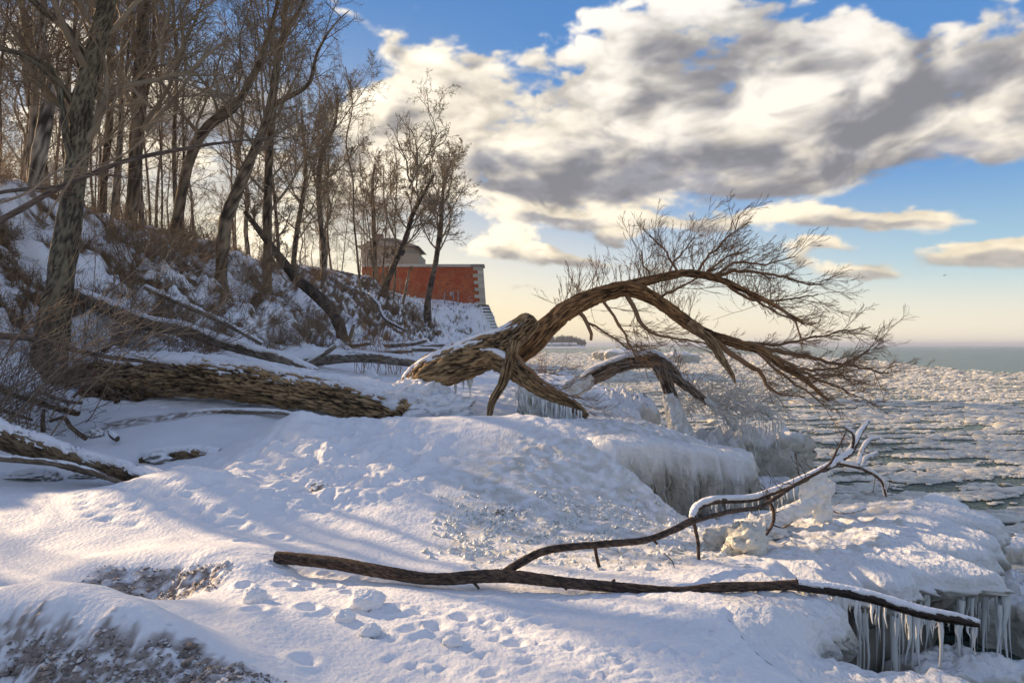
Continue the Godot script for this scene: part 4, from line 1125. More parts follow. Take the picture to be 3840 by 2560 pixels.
	part(root, "ice_sheath", sh.commit(root.position), M.shoreice, "white ice frozen over the fork of the branch")
# ---------------------------------------------------------------- shore ice with overhanging brows, mounds, floes
func mound(mb: MB, c: Vector3, rx: float, rz: float, h: float, rib: float, sd: int, top := 0.5, nv := 96, tone := Color(0.64, 0.62, 0.56)) -> void:
	var f := noise(FastNoiseLite.TYPE_SIMPLEX, 1.0, 4, sd)
	var base := mb.v.size()
	var nu := 34
	for a in nu + 1:
		var t := float(a) / nu
		for b in nv:
			var ph := -TAU * b / nv
			var cx := cos(ph)
			var cz := sin(ph)
			var r: float
			var y: float
			if t < top:
				var q := t / top
				r = q * 0.9
				y = h * (1.0 - 0.2 * q * q)
			else:
				var q := (t - top) / (1.0 - top)
				r = 0.9 + 0.1 * sin(minf(q * 2.2, 1.0) * PI * 0.5) - 0.10 * maxf(0.0, q - 0.4)
				y = h * 0.8 * (1.0 - pow(q, 1.6)) - 0.15 * q
				r += rib * (absf(f.get_noise_2d(b * 34.0 / nv, q * 1.2 + 8.0)) - 0.2) * smoothstep(0.0, 0.3, q) * 2.0
			var out := 1.0 + 0.30 * f.get_noise_2d(cx * 1.1 + sd, cz * 1.1)
			var px := cx * rx * r * out
			var pz := cz * rz * r * out
			y += h * 0.22 * f.get_noise_2d(px * 1.6 / rx + 5.0, pz * 1.6 / rx) * (1.0 - t * 0.6) + 0.05 * h * f.get_noise_2d(px * 7.0 / rx, pz * 7.0 / rx)
			mb.v.append(c + Vector3(px, y, pz))
			mb.n.append(Vector3.UP)
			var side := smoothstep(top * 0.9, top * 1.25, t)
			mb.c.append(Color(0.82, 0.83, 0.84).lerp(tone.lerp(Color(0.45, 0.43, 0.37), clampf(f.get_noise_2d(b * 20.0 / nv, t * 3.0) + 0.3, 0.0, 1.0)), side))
	grid_index(mb, base, nu + 1, nv, true)
	grid_normals(mb, base, nu + 1, nv, true)
	for b in nv: mb.n[base + b] = Vector3.UP

# a brow of ice that overhangs the land edge and hangs down in ribs; returns where icicles can hang
func brow(mb: MB, line: Array, reach: float, fall0: float, fall1: float, sd: int, tone: Color) -> Array:
	var f := noise(FastNoiseLite.TYPE_SIMPLEX, 1.0, 3, sd)
	var zero := []
	var pts := []
	for q in line:
		zero.append(0.0)
		pts.append(Vector3((q[0] - 1176.0) / FOCAL * q[1], 0, -q[1]))
	var P: PackedVector3Array = spline(pts, zero, 0.02)[0]
	var base := mb.v.size()
	var n := P.size()
	var rows := 40
	var hang := []
	for k in n:
		var tg := P[mini(k + 3, n - 1)] - P[maxi(k - 3, 0)]
		var out := tg.normalized().cross(Vector3.UP)
		var back := P[k] - out * 0.42
		var yt := ground(back.x, back.z)
		var mid := P[k] - out * 0.2
		var end := minf(1.0, minf(k, n - 1 - k) / 14.0)
		var far := (reach * (0.75 + 0.9 * f.get_noise_2d(k * 0.035, 2.0))) * end
		var fall := lerpf(fall0, fall1, clampf(0.5 + 1.2 * f.get_noise_2d(k * 0.03, 60.0), 0.0, 1.0)) * lerpf(0.4, 1.0, end)
		for j in rows:
			var t := 1.0 - float(j) / (rows - 1)
			var o: float
			var y: float
			if t < 0.4:
				var q := t / 0.4
				o = lerpf(-0.42, far, sin(q * PI * 0.5))
				y = yt + 0.012 * smoothstep(0.0, 0.15, q) - 0.15 * q * q * q + 0.022 * f.get_noise_2d(k * 0.16, q * 5.0) * smoothstep(0.0, 0.2, q)
			else:
				var q := (t - 0.4) / 0.6
				var rib := (absf(f.get_noise_2d(k * 0.20, q * 0.9 + 30.0)) - 0.15) * 0.22 * smoothstep(0.05, 0.4, q)
				o = far + 0.03 * sin(minf(q * 4.0, 1.0) * PI * 0.8) - 0.30 * smoothstep(0.15, 1.0, q) * (1.0 if fall < 0.75 else 0.3) + rib
				y = yt - 0.15 - (yt + 0.05) * fall * q * (1.0 + 0.22 * f.get_noise_2d(k * 0.22, 11.0))
			y -= (1.0 - end) * 0.30
			mb.v.append(Vector3(P[k].x, 0, P[k].z) + out * o + Vector3(0, y, 0))
			mb.n.append(Vector3.UP)
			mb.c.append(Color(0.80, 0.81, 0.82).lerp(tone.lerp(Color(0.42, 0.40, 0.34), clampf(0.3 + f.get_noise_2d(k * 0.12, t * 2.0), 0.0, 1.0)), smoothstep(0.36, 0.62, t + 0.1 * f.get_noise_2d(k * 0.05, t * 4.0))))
		if end > 0.6:
			hang.append(Vector3(P[k].x, yt - 0.16, P[k].z) + out * (far - 0.03))
	grid_index(mb, base, n, rows)
	grid_normals(mb, base, n, rows)
	return hang

func build_ice() -> void:
	var rng := RandomNumberGenerator.new()
	rng.seed = 1212
	# right-hand shelf with its cave
	var defs := [
		["ice_shelf", "broad snow-topped ice shelf at right, hung with long icicles above a cave", [[1846, 4.85], [1900, 5.12], [2000, 5.22], [2090, 5.38], [2115, 5.72], [2144, 6.15], [2168, 6.5], [2175, 7.0], [2140, 7.5], [2060, 7.65]], 0.42, 0.12, 0.52, 51, 150, 0.15, 0.72],
		["ice_shelf", "rounded ice cliff with frozen ribs at the right end of the central hummock", [[1372, 8.2], [1430, 8.5], [1500, 8.93], [1570, 9.13], [1640, 9.43], [1697, 9.85], [1702, 10.3], [1660, 10.9]], 0.16, 0.75, 1.05, 52, 26, 0.06, 0.25],
		["ice_shelf", "thick lip of snow and ice in the foreground under the branch end", [[2352, 3.68], [2300, 3.7], [2150, 3.74], [1960, 3.83], [1855, 3.94], [1824, 4.1], [1838, 4.3], [1846, 4.6], [1848, 4.9]], 0.22, 0.3, 0.6, 53, 16, 0.04, 0.12]]
	for d in defs:
		var c: Array = d[2][d[2].size() / 2]
		var root := thing(d[0], d[1], "ice shelf", Vector3((c[0] - 1176.0) / FOCAL * c[1], 0, -c[1]))
		var mb := MB.new()
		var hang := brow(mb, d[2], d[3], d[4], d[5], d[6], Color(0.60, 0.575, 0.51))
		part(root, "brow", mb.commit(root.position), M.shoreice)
		var spots := []
		for k in d[7]:
			var h: Vector3 = hang[rng.randi() % hang.size()]
			spots.append([h + Vector3(rng.randf_range(-0.04, 0.04), -rng.randf() * 0.12, rng.randf_range(-0.04, 0.04)), rng.randf_range(d[8], d[9]), exp(rng.randfn() * 0.4) * 0.015])
		add_icicles(root, spots, rng, M.ice)
	# mound below the second arch
	var root := thing("ice_mound", "ice mound with a ribbed skirt of icicles beneath the ice-sheathed willow twigs", "ice mound", at(1712, 1095, 13.1))
	root.position.y = 0
	var mb := MB.new()
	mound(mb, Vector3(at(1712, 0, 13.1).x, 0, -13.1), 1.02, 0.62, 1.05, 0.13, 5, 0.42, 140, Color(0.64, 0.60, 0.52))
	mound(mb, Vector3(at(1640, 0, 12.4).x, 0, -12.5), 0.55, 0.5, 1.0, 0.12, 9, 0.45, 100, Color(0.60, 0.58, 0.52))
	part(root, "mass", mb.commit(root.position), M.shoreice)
	var spots := []
	for k in 30:
		var px := rng.randf_range(1610, 1835)
		spots.append([at(px, rng.randf_range(1010, 1040), 12.55), rng.randf_range(0.12, 0.4), rng.randf_range(0.012, 0.028)])
	add_icicles(root, spots, rng, M.ice)
	# other mounds and floes: name, label, x, distance, rx, rz, h, seed
	for e in [["ice_mound", "smooth grey ice hump between the prop limb and the lake, left of the iced mound", 1420, 14.6, 0.75, 0.8, 1.55, 15], ["ice_mound", "low glazed ice hump beside the iced leg of the lower limb", 1505, 13.4, 0.36, 0.4, 0.95, 16], ["ice_mound", "small rounded ice hump just behind the central hummock", 1575, 12.2, 0.5, 0.4, 0.72, 17],
			["ice_floe", "snow-covered ice floe floating against the iced mound at its waterline", 1730, 12.05, 0.85, 0.35, 0.28, 18], ["ice_floe", "low ice step at the inner end of the cove beside the rounded ice cliff", 1440, 8.35, 0.42, 0.3, 0.62, 33], ["ice_floe", "grey ice block in the cove under the fork of the branch", 1755, 11.3, 0.5, 0.5, 0.38, 19], ["ice_floe", "lumpy snow floe lying in the cove below the rounded ice cliff", 1655, 8.75, 0.5, 0.35, 0.34, 20], ["ice_floe", "white ice floor of the cove behind the shelf", 1745, 9.0, 0.6, 0.5, 0.36, 21],
			["ice_floe", "bluish snowy ice block on the water in the cave mouth at bottom right", 2200, 5.1, 0.50, 0.26, 0.30, 22], ["ice_floe", "grey ice lump at the right edge beside the shelf", 2350, 6.1, 0.45, 0.6, 0.5, 23], ["ice_floe", "small snowy floe off the right corner of the shelf", 2320, 8.3, 0.4, 0.3, 0.3, 24],
			["ice_floe", "large drifting ice ridge out on the lake above the lower willow arch", 1432, 118, 5.0, 2.5, 1.9, 25], ["ice_floe", "distant pale ice block seen through the hanging willow twigs", 1560, 100, 2.6, 1.6, 1.6, 26], ["ice_floe", "white ice ridge behind the foot of the willow arch", 1255, 31, 1.0, 0.8, 1.2, 27], ["ice_floe", "flat snowy floe just behind the willow arch", 1330, 36, 1.3, 0.9, 0.5, 28], ["ice_floe", "snow-capped ice hummock under the lower willow arch", 1290, 19, 0.9, 0.9, 1.75, 29],
			["ice_floe", "iced lump in the cave under the branch end", 1985, 4.65, 0.35, 0.25, 0.30, 30], ["ice_floe", "small dark ice knob in the cave below the foreground lip", 1905, 4.3, 0.22, 0.2, 0.4, 32]]:
		var r2 := thing(e[0], e[1], "ice mound" if e[0] == "ice_mound" else "ice floe", Vector3((e[2] - 1176.0) / FOCAL * e[3], 0, -e[3]))
		var m2 := MB.new()
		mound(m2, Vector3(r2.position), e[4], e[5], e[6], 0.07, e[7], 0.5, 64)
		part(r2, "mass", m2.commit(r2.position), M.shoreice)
	# snow and ice that bury the broken end of the trunk
	var sad := MB.new()
	sad.tint = Color(0.80, 0.81, 0.83)
	var sp0 := at(958, 925, 10.25)
	blob(sad, sp0, Vector3(0.50, 0.30, 0.42), 0.5, 1.0, 77, 26, 44)
	blob(sad, at(1010, 935, 10.15), Vector3(0.5, 0.2, 0.35), 0.5, 1.0, 78, 26, 44)
	blob(sad, at(940, 897, 10.5), Vector3(0.30, 0.15, 0.26), 0.5, 1.0, 81, 22, 36)
	blob(sad, at(880, 905, 10.75), Vector3(0.42, 0.16, 0.3), 0.5, 1.0, 79, 26, 44)
	var saddle := part(self, "ice_saddle", sad.commit(sp0), M.shoreice)
	saddle.position = sp0
	tag(saddle, "hump of frozen snow burying the broken trunk end and the foot of the stub", "ice mound")
	# honey-coloured frozen lumps where the fork of the branch touches the shelf
	for e in [[1668, 1222, 5.9, 0.20, 0.12, "yellowish bulb of ice just right of the fork of the branch"], [1716, 1255, 5.6, 0.17, 0.15, "knobbly amber-tinted ice lump below the iced fork"], [1672, 1275, 5.55, 0.045, 0.05, "tiny ice knob beside the amber-tinted lump"], [1745, 1215, 6.2, 0.24, 0.12, "smooth pale ice swelling where the branch meets the shelf"]]:
		var p := at(e[0], e[1], e[2])
		p.y = ground(p.x, p.z)
		var o := MB.new()
		o.tint = Color(0.74, 0.71, 0.62) if e[3] < 0.22 else Color(0.78, 0.77, 0.73)
		blob(o, p + Vector3(0, e[4] * 0.4, 0), Vector3(e[3], e[4], e[3] * 0.9), 0.5, 1.2, 7 + int(e[0]), 18, 28)
		var node := part(self, numbered("ice_lump"), o.commit(p), M.shoreice)
		node.position = p
		tag(node, e[5], "ice lump")
	# snow-covered lumps and stones on the foreground snow and the beach
	for e in [[843, 1392, 0.105, 0.075, "largest rounded lump of snow below the branch", 1], [790, 1424, 0.062, 0.045, "smaller snow lump left of and below the largest one", 1], [850, 1452, 0.058, 0.035, "flat snow lump nearest the camera below the largest one", 1], [585, 1378, 0.07, 0.055, "snow-capped pebble mound by the paw prints at left", 1], [1040, 1472, 0.05, 0.03, "low crumbly snow lump among the paw prints", 1],
			[737, 1040, 0.10, 0.06, "grey stone showing through the snow on the big drift", 0], [656, 1085, 0.06, 0.05, "dark pebble on the flank of the big drift", 0], [1145, 1083, 0.06, 0.05, "grey ice pebble on the lumpy central snow", 0], [374, 990, 0.22, 0.085, "oblong speckled rock half covered in snow on the beach", 0], [218, 1001, 0.10, 0.085, "round grey stone beside the crooked stick", 0], [130, 975, 0.06, 0.05, "small brown stone at the foot of the short twig stump", 0],
			[70, 1095, 0.26, 0.06, "flat mossy stone under the left beach log", 0], [118, 1100, 0.12, 0.075, "rounded tan stone below the left beach log", 0], [205, 1093, 0.2, 0.05, "flat wet stone in front of the pole", 0], [595, 995, 0.11, 0.06, "snow lump at the left foot of the big drift", 1], [850, 858, 0.16, 0.15, "snowy boulder behind the willow trunk", 1], [930, 852, 0.22, 0.14, "low snowy boulder left of the big stub", 1]]:
		var dist := 4.0
		for it in 14:
			var p0 := at(e[0], e[1], dist)
			dist *= clampf((EYE.y - ground(p0.x, p0.z)) / (EYE.y - p0.y), 0.75, 1.35)
		dist = minf(dist, 22.0)
		var p := at(e[0], e[1], dist)
		p.y = ground(p.x, p.z)
		var o := MB.new()
		blob(o, p + Vector3(0, e[3] * 0.35, 0), Vector3(e[2], e[3], e[2] * 0.8), 0.30 if e[5] else 0.4, 0.8, 3 + int(e[0]), 20, 30)
		for k in o.v.size():
			var up := o.n[k].y + 0.5 * nzB.get_noise_3dv(o.v[k] * 22.0)
			var sn := smoothstep(0.15, 0.4, up) if e[5] == 0 else smoothstep(-0.95, -0.6, up)
			o.c[k] = Color(0.17, 0.155, 0.14).lerp(Color(0.30, 0.28, 0.25), clampf(0.5 + nzB.get_noise_3dv(o.v[k] * 30.0), 0, 1)).lerp(Color(0.83, 0.84, 0.86), sn)
		var node := part(self, numbered("snow_lump" if e[5] else "beach_stone"), o.commit(p), M.stone)
		node.position = p
		tag(node, e[4], "snow lump" if e[5] else "stone")
	# crushed ice frozen in the hollow behind the branch
	var crumb := MB.new()
	blob(crumb, Vector3.ZERO, Vector3(1, 0.55, 1), 0.9, 1.3, 44, 5, 7)
	var list: Array[Transform3D] = []
	for k in 7000:
		var px := rng.randf_range(880, 1760)
		var py := 1195 + rng.randfn() * 62
		if rng.randf() < 0.3: py = rng.randf_range(1000, 1190)
		if py < 985 or py > 1310: continue
		var dist := 6.0
		for it in 10:
			var p0 := at(px, py, dist)
			dist *= clampf((EYE.y - ground(p0.x, p0.z)) / (EYE.y - p0.y), 0.75, 1.35)
		if dist > 11: continue
		var p := at(px, py, dist)
		if ice_at(Vector2(p.x, p.z)) < rng.randf() * 0.9 or nzA.get_noise_2d(p.x * 2.2, p.z * 2.2) + rng.randfn() * 0.15 < 0.0: continue
		var s := minf(0.032, exp(rng.randfn() * 0.6) * 0.0125)
		list.append(Transform3D(Basis.from_euler(Vector3(rng.randf() * 0.8, rng.randf() * TAU, rng.randf() * 0.8)).scaled(Vector3(s, s, s)), Vector3(p.x, ground(p.x, p.z) + s * 0.1, p.z)))
	var mm := MultiMesh.new()
	mm.transform_format = MultiMesh.TRANSFORM_3D
	mm.mesh = crumb.commit()
	mm.instance_count = list.size()
	for k in list.size(): mm.set_instance_transform(k, list[k])
	var node := MultiMeshInstance3D.new()
	node.name = "crushed_ice"
	node.multimesh = mm
	node.material_override = M.ice
	add_child(node, true)
	tag(node, "glittering crushed ice frozen in the hollow behind the branch", "ice", "", "stuff")
	# grit, pebbles and crumbs of dirty ice in the face of the nearest snowbanks
	var grains := PackedFloat32Array()
	var made := 0
	while made < 9000:
		var x := rng.randf_range(-2.4, -0.95)
		var z := rng.randf_range(-2.98, -2.5)
		var ok := z > -2.97 + 0.16 * nzA.get_noise_2d(x * 3.0, 3.0) + rng.randf() * 0.06 and x < -0.98 + rng.randfn() * 0.08
		if made % 6 == 0:
			x = rng.randf_range(-2.75, -1.85)
			z = rng.randf_range(-4.55, -4.25)
			ok = true
		made += 1
		if not ok or nzA.get_noise_2d(x * 4.0, z * 7.0) + rng.randfn() * 0.25 < -0.2: continue
		var s := exp(rng.randfn() * 0.6) * 0.0038
		var b := Basis.from_euler(Vector3(rng.randf() * 3.0, rng.randf() * TAU, 0)).scaled(Vector3(s, s * 0.7, s * 1.2))
		var c := Color(0.19, 0.155, 0.13).lerp(Color(0.34, 0.295, 0.265), rng.randf()) if rng.randf() < 0.72 else Color(0.62, 0.62, 0.64)
		grains.append_array(PackedFloat32Array([b.x.x, b.y.x, b.z.x, x, b.x.y, b.y.y, b.z.y, ground(x, z) + s * 0.1, b.x.z, b.y.z, b.z.z, z, c.r, c.g, c.b, 1.0]))
	var gm := MultiMesh.new()
	gm.transform_format = MultiMesh.TRANSFORM_3D
	gm.use_colors = true
	gm.mesh = crumb.commit()
	gm.instance_count = grains.size() / 16
	gm.buffer = grains
	var gnode := MultiMeshInstance3D.new()
	gnode.name = "grit"
	gnode.multimesh = gm
	gnode.material_override = M.stone
	add_child(gnode, true)
	tag(gnode, "brown grit and crumbs of dirty ice in the nearest snowbanks", "grit", "", "stuff")
# ---------------------------------------------------------------- bare trees on the bluff
const CROWN := {"segs": [8, 6, 4, 2], "wob": [0.13, 0.17, 0.20, 0.22], "trop": [Vector3(0.02, 0.10, 0.02), Vector3(0.02, 0.05, 0.01), Vector3(0.01, 0.03, 0), Vector3(0, 0.02, 0)], "tip": [0.35, 0.35, 0.4, 0.5], "sides": [6, 4, 3, 3], "kids": [9, 7, 7, 0], "t0": 0.15, "ratio": 0.52, "thin": 0.58, "minr": 0.004, "open": 1.0}

func tree(label: String, list: Array, d: float, crown: Array, hi: Color, rng: RandomNumberGenerator, o := {}) -> Node3D:
	# list: x, y, radius on the sheet; crown: [from, to, how many limbs, limb length in metres]
	var pts := []
	var rad := []
	for e in list:
		var dd: float = d + (e[3] if e.size() > 3 else 0.0)
		pts.append(at(e[0], e[1], dd))
		rad.append(e[2] * (1.0 if d < 13 else 0.9) / FOCAL * dd)
	var foot: Vector3 = pts[0]
	foot.y = minf(ground(foot.x, foot.z) - 0.15, foot.y)
	var flare: float = rad[0] * 1.45
	pts[0] = pts[0]
	pts.push_front(foot)
	rad.push_front(flare)
	var root := thing(o.get("called", "bare_tree"), label, "tree", foot, o.get("group", ""))
	var mb := MB.new()
	var wide: float = rad[1]
	var opt := {"worn": 0.2, "step": 0.06 if d < 14 else 0.18, "sides": 44 if d < 14 else (16 if d < 21 else 10), "amp": o.get("amp", 0.018), "fa": o.get("fa", 16.0), "fl": 3.0, "lo": o.get("lo", Color(0.045, 0.034, 0.026)), "hi": hi, "seed": 200 + used.get("bare_tree", 0) * 3}
	var sp := bark(mb, pts, rad, opt)
	part(root, "trunk", mb.commit(root.position), M.bark)
	var cm := MB.new()
	cm.tint = o.get("twig", Color(0.27, 0.21, 0.14))
	var P := CROWN.duplicate()
	P.minr = maxf(0.003, d * 0.00019)
	P.merge(o.get("crown", {}), true)
	var n: int = crown[2]
	for k in n:
		var w := on_path(sp, lerpf(crown[0], crown[1], (k + rng.randf() * 0.9) / n))
		var ang := k * 2.4 + rng.randf() * 0.8
		var side := Vector3(cos(ang), 0.0, sin(ang))
		var up := rng.randf_range(0.35, 1.15)
		var dir := (side + Vector3(0, up, 0) + (w[1] as Vector3) * 0.35).normalized()
		var t := (k + 0.5) / n
		grow(cm, w[0], dir, crown[3] * rng.randf_range(0.65, 1.2) * (1.1 - 0.45 * t), maxf(float(w[2]) * rng.randf_range(0.26, 0.42), 0.010), 0, P, rng)
	part(root, "crown", cm.commit(root.position), M.twig)
	return root

# names the copies of a kind by the landmark tree that stands nearest
const LANDMARKS := [[-400, "frame edge"], [140, "stout forked tree"], [100, "pale-barked tree"], [285, "pale leaning tree"], [308, "dark straight tree"], [420, "bent-limbed tree"], [512, "swollen-footed tree"], [613, "tallest straight tree"], [680, "slim forked tree"], [740, "slender winding tree"], [800, "curled leaning tree"], [858, "thin zigzag tree"], [910, "dark spreading tree"], [1000, "round-crowned tree"]]

func label_copies(list: Array, what: String, place: String) -> void:
	var groups := {}
	for o in list:
		var p: Vector3 = o.position
		var px := 1176.0 + p.x / maxf(0.5, -p.z) * FOCAL
		var best: Array = LANDMARKS[0]
		for l in LANDMARKS:
			if absf(l[0] - px) < absf(best[0] - px): best = l
		var size: String = "tall" if o.scale.y > 0.95 else ("middling" if o.scale.y > 0.75 else "small")
		var depth: String = "far" if p.z < -38.0 else ("set back" if p.z < -24.0 else "near")
		var key := "%s %s %s the %s" % [size, what, "left of" if px < best[0] else "right of", best[1]]
		if depth != "near": key += ", " + ("far back" if depth == "far" else "set back")
		if not groups.has(key): groups[key] = []
		groups[key].append([px, o])
	for key in groups:
		var g: Array = groups[key]
		g.sort_custom(func(a, b): return a[0] < b[0])
		for k in g.size():
			var tail: String = "" if g.size() == 1 else ["", " (leftmost)"][int(k == 0)]
			if k > 0 and k == g.size() - 1: tail = " (rightmost)"
			elif k > 0: tail = " (%s from left)" % ["", "second", "third", "fourth", "fifth", "sixth", "seventh", "eighth", "ninth", "tenth", "eleventh", "twelfth", "thirteenth", "fourteenth", "fifteenth", "sixteenth", "seventeenth", "eighteenth", "nineteenth", "twentieth"][mini(k, 19)]
			g[k][1].set_meta("label", key + tail)

func build_trees() -> void:
	var rng := RandomNumberGenerator.new()
	rng.seed = 2024
	var dark := Color(0.34, 0.255, 0.165)
	var pale := Color(0.52, 0.44, 0.34)
	tree("stout greenish-grey tree at left with a forked trunk, nearest the camera", [[105, 832, 38], [122, 720, 32], [140, 620, 28], [158, 480, 25], [175, 350, 23], [186, 240, 23], [205, 150, 22], [222, 80, 20], [240, 0, 18], [262, -130, 15], [270, -300, 10]], 11.5, [0.42, 0.98, 12, 2.6], Color(0.24, 0.205, 0.13), rng, {"amp": 0.010, "fa": 24.0})
	# its heavy left limbs
	var t := get_node("bare_tree") as Node3D
	for e in [[[188, 150, 11.5, 15], [165, 90, 11.3, 12], [135, 50, 11.1, 10], [80, 10, 10.8, 8], [20, -60, 10.6, 6]], [[165, 235, 11.5, 11], [130, 190, 11.2, 9], [95, 155, 11.0, 8], [40, 120, 10.8, 6], [-40, 105, 10.5, 4]], [[172, 390, 11.5, 9], [150, 330, 11.3, 8], [125, 180, 11.2, 7], [90, 140, 11.1, 5], [0, 105, 10.8, 3]]]:
		var p := path(e)
		var lb := MB.new()
		var s := bark(lb, p[0], p[1], {"step": 0.08, "sides": 20, "amp": 0.006, "fa": 24.0, "fl": 3.0, "lo": Color(0.05, 0.04, 0.03), "hi": Color(0.24, 0.20, 0.13), "seed": 310})
		part(t, "limb", lb.commit(t.position), M.bark)
		var tw := MB.new()
		tw.tint = Color(0.17, 0.115, 0.075)
		for k in 6:
			var w := on_path(s, rng.randf_range(0.35, 1.0))
			grow(tw, w[0], Vector3(rng.randfn(), 0.5 + rng.randf(), rng.randfn()).normalized(), rng.randf_range(0.8, 1.6), 0.014, 1, CROWN, rng)
		part(t, "twigs", tw.commit(t.position), M.twig)
	tree("tall pale-barked tree near the left edge behind the forked trunk", [[72, 440, 16], [88, 340, 17], [104, 230, 18], [97, 150, 16], [86, 70, 14], [88, 0, 13], [95, -150, 11], [92, -300, 7]], 15.5, [0.35, 0.98, 11, 3.2], pale, rng)
	tree("pale leaning tree with smooth whitish lower bark", [[262, 595, 19], [278, 500, 18], [296, 420, 18], [322, 330, 18], [345, 240, 16], [362, 170, 14], [378, 90, 13], [396, 0, 11], [415, -120, 8], [425, -250, 5]], 16, [0.35, 0.98, 12, 3.0], pale, rng)
	tree("dark straight tree behind the pale leaning one", [[296, 505, 15], [304, 400, 15], [312, 250, 16], [320, 100, 15], [326, -20, 14], [333, -200, 10], [336, -330, 6]], 19, [0.25, 0.98, 12, 3.4], dark, rng)
	tree("slim dark tree between the forked trunk and the straight one", [[232, 510, 9], [236, 400, 9], [246, 280, 9], [250, 150, 8], [258, 0, 7], [262, -150, 5]], 20, [0.3, 0.98, 11, 2.8], dark, rng)
	tree("dark tree leaning right with a big bent limb", [[398, 545, 13], [412, 460, 13], [432, 370, 13], [460, 305, 13], [490, 275, 12], [530, 248, 11], [560, 205, 9], [600, 120, 7], [630, 20, 5], [650, -80, 3]], 20, [0.3, 0.98, 13, 3.0], dark, rng)
	tree("brown tree with a swollen foot standing on the snowy slope", [[507, 642, 15], [508, 580, 16], [518, 500, 17], [546, 428, 15], [582, 342, 11], [606, 285, 10], [622, 220, 9], [645, 90, 7], [690, 10, 5], [710, -90, 3]], 19.5, [0.35, 0.98, 13, 3.0], dark, rng)
	var six := tree("tall straight tree in the middle of the grove, highest against the blue sky", [[612, 645, 11], [613, 560, 11], [612, 470, 11], [616, 344, 10], [630, 180, 9], [646, 85, 8], [652, 0, 6], [655, -110, 4]], 23, [0.25, 0.98, 15, 3.4], dark, rng)
	var p6 := path([[622, 240, 23, 7], [665, 218, 22.9, 6], [708, 188, 22.8, 5], [726, 120, 22.7, 3.5], [760, 60, 22.6, 2], [800, 20, 22.5, 1]])
	var b6 := MB.new()
	var s6 := bark(b6, p6[0], p6[1], {"step": 0.12, "sides": 10, "amp": 0.006, "lo": Color(0.05, 0.036, 0.027), "hi": dark, "seed": 330})
	part(six, "limb", b6.commit(six.position), M.bark)
	var w6 := MB.new()
	w6.tint = Color(0.17, 0.115, 0.075)
	for k in 10:
		var w := on_path(s6, rng.randf_range(0.3, 1.0))
		grow(w6, w[0], Vector3(rng.randfn() + 0.5, 0.5 + rng.randf(), rng.randfn()).normalized(), rng.randf_range(1.0, 2.2), 0.018, 1, CROWN, rng)
	part(six, "twigs", w6.commit(six.position), M.twig)
	tree("dead dark trunk leaning left off the foot of the scarp", [[782, 758, 14], [757, 709, 15], [715, 669, 15], [680, 640, 13], [640, 590, 11], [598, 535, 8], [560, 485, 5]], 24, [0.75, 0.98, 4, 1.2], Color(0.14, 0.11, 0.085), rng, {"amp": 0.006})
	tree("long pale tree leaning right over the scarp with a curled crown against the clouds", [[742, 738, 11], [774, 683, 11], [800, 640, 11], [832, 595, 10], [864, 557, 9], [905, 500, 8], [931, 455, 8], [945, 410, 7], [957, 378, 6], [985, 345, 5], [1000, 318, 4], [998, 280, 3], [1012, 245, 2]], 28, [0.62, 0.98, 12, 2.1], Color(0.27, 0.225, 0.18), rng, {"crown": {"trop": [Vector3(0.05, 0.08, 0), Vector3(0.05, 0.02, 0), Vector3(0.03, 0.0, 0), Vector3(0.0, -0.02, 0)], "kids": [6, 5, 4, 0], "wob": [0.22, 0.25, 0.26, 0.25]}})
	tree("dark spreading tree leaning right in front of the stone building", [[884, 662, 9], [900, 618, 8], [931, 545, 7], [948, 490, 6], [975, 440, 4], [995, 400, 3]], 40, [0.35, 0.98, 13, 4.0], Color(0.17, 0.12, 0.085), rng)
	tree("round-crowned tree standing before the red brick wall, furthest right", [[982, 692, 8], [994, 630, 7], [1005, 571, 7], [1012, 507, 6], [1016, 450, 5], [1022, 390, 3]], 45, [0.42, 0.98, 14, 3.9], Color(0.24, 0.185, 0.14), rng)
	tree("slender winding tree with a tall crown left of the leaning pale tree", [[742, 618, 7], [740, 560, 7], [733, 500, 7], [730, 420, 6], [735, 360, 6], [756, 310, 5], [770, 270, 4], [773, 215, 3]], 32, [0.25, 0.98, 14, 3.6], dark, rng)
	tree("thin tree with a zigzag crown beyond the stone building's chimney", [[860, 600, 6], [858, 545, 6], [856, 480, 5], [854, 420, 4], [860, 375, 2.5]], 46, [0.3, 0.98, 12, 3.0], dark, rng)
	tree("slim forked tree left of the winding one", [[672, 640, 7], [676, 560, 7], [690, 470, 6], [700, 400, 5], [695, 320, 4], [690, 250, 3]], 28, [0.25, 0.98, 13, 3.3], dark, rng)
	tree("grey sapling arching over the slope below the straight tree", [[700, 780, 6], [678, 700, 6], [655, 640, 5], [640, 590, 4], [628, 520, 3]], 22, [0.4, 0.98, 6, 1.2], pale, rng)
	tree("pale crooked stem with gnarled roots standing before the scarp", [[848, 752, 4], [852, 700, 4], [866, 660, 3.4], [880, 620, 3], [892, 590, 2]], 33, [0.6, 0.98, 4, 1.2], Color(0.36, 0.30, 0.24), rng)
	tree("dead grey snag on the lip of the scarp before the fort wall", [[924, 700, 4], [930, 670, 3.6], [936, 640, 3], [938, 622, 1.5]], 44, [0.8, 0.98, 1, 0.5], pale, rng)
	# thicket of young trees along the top: one of each kind, then copies
	var proto := []
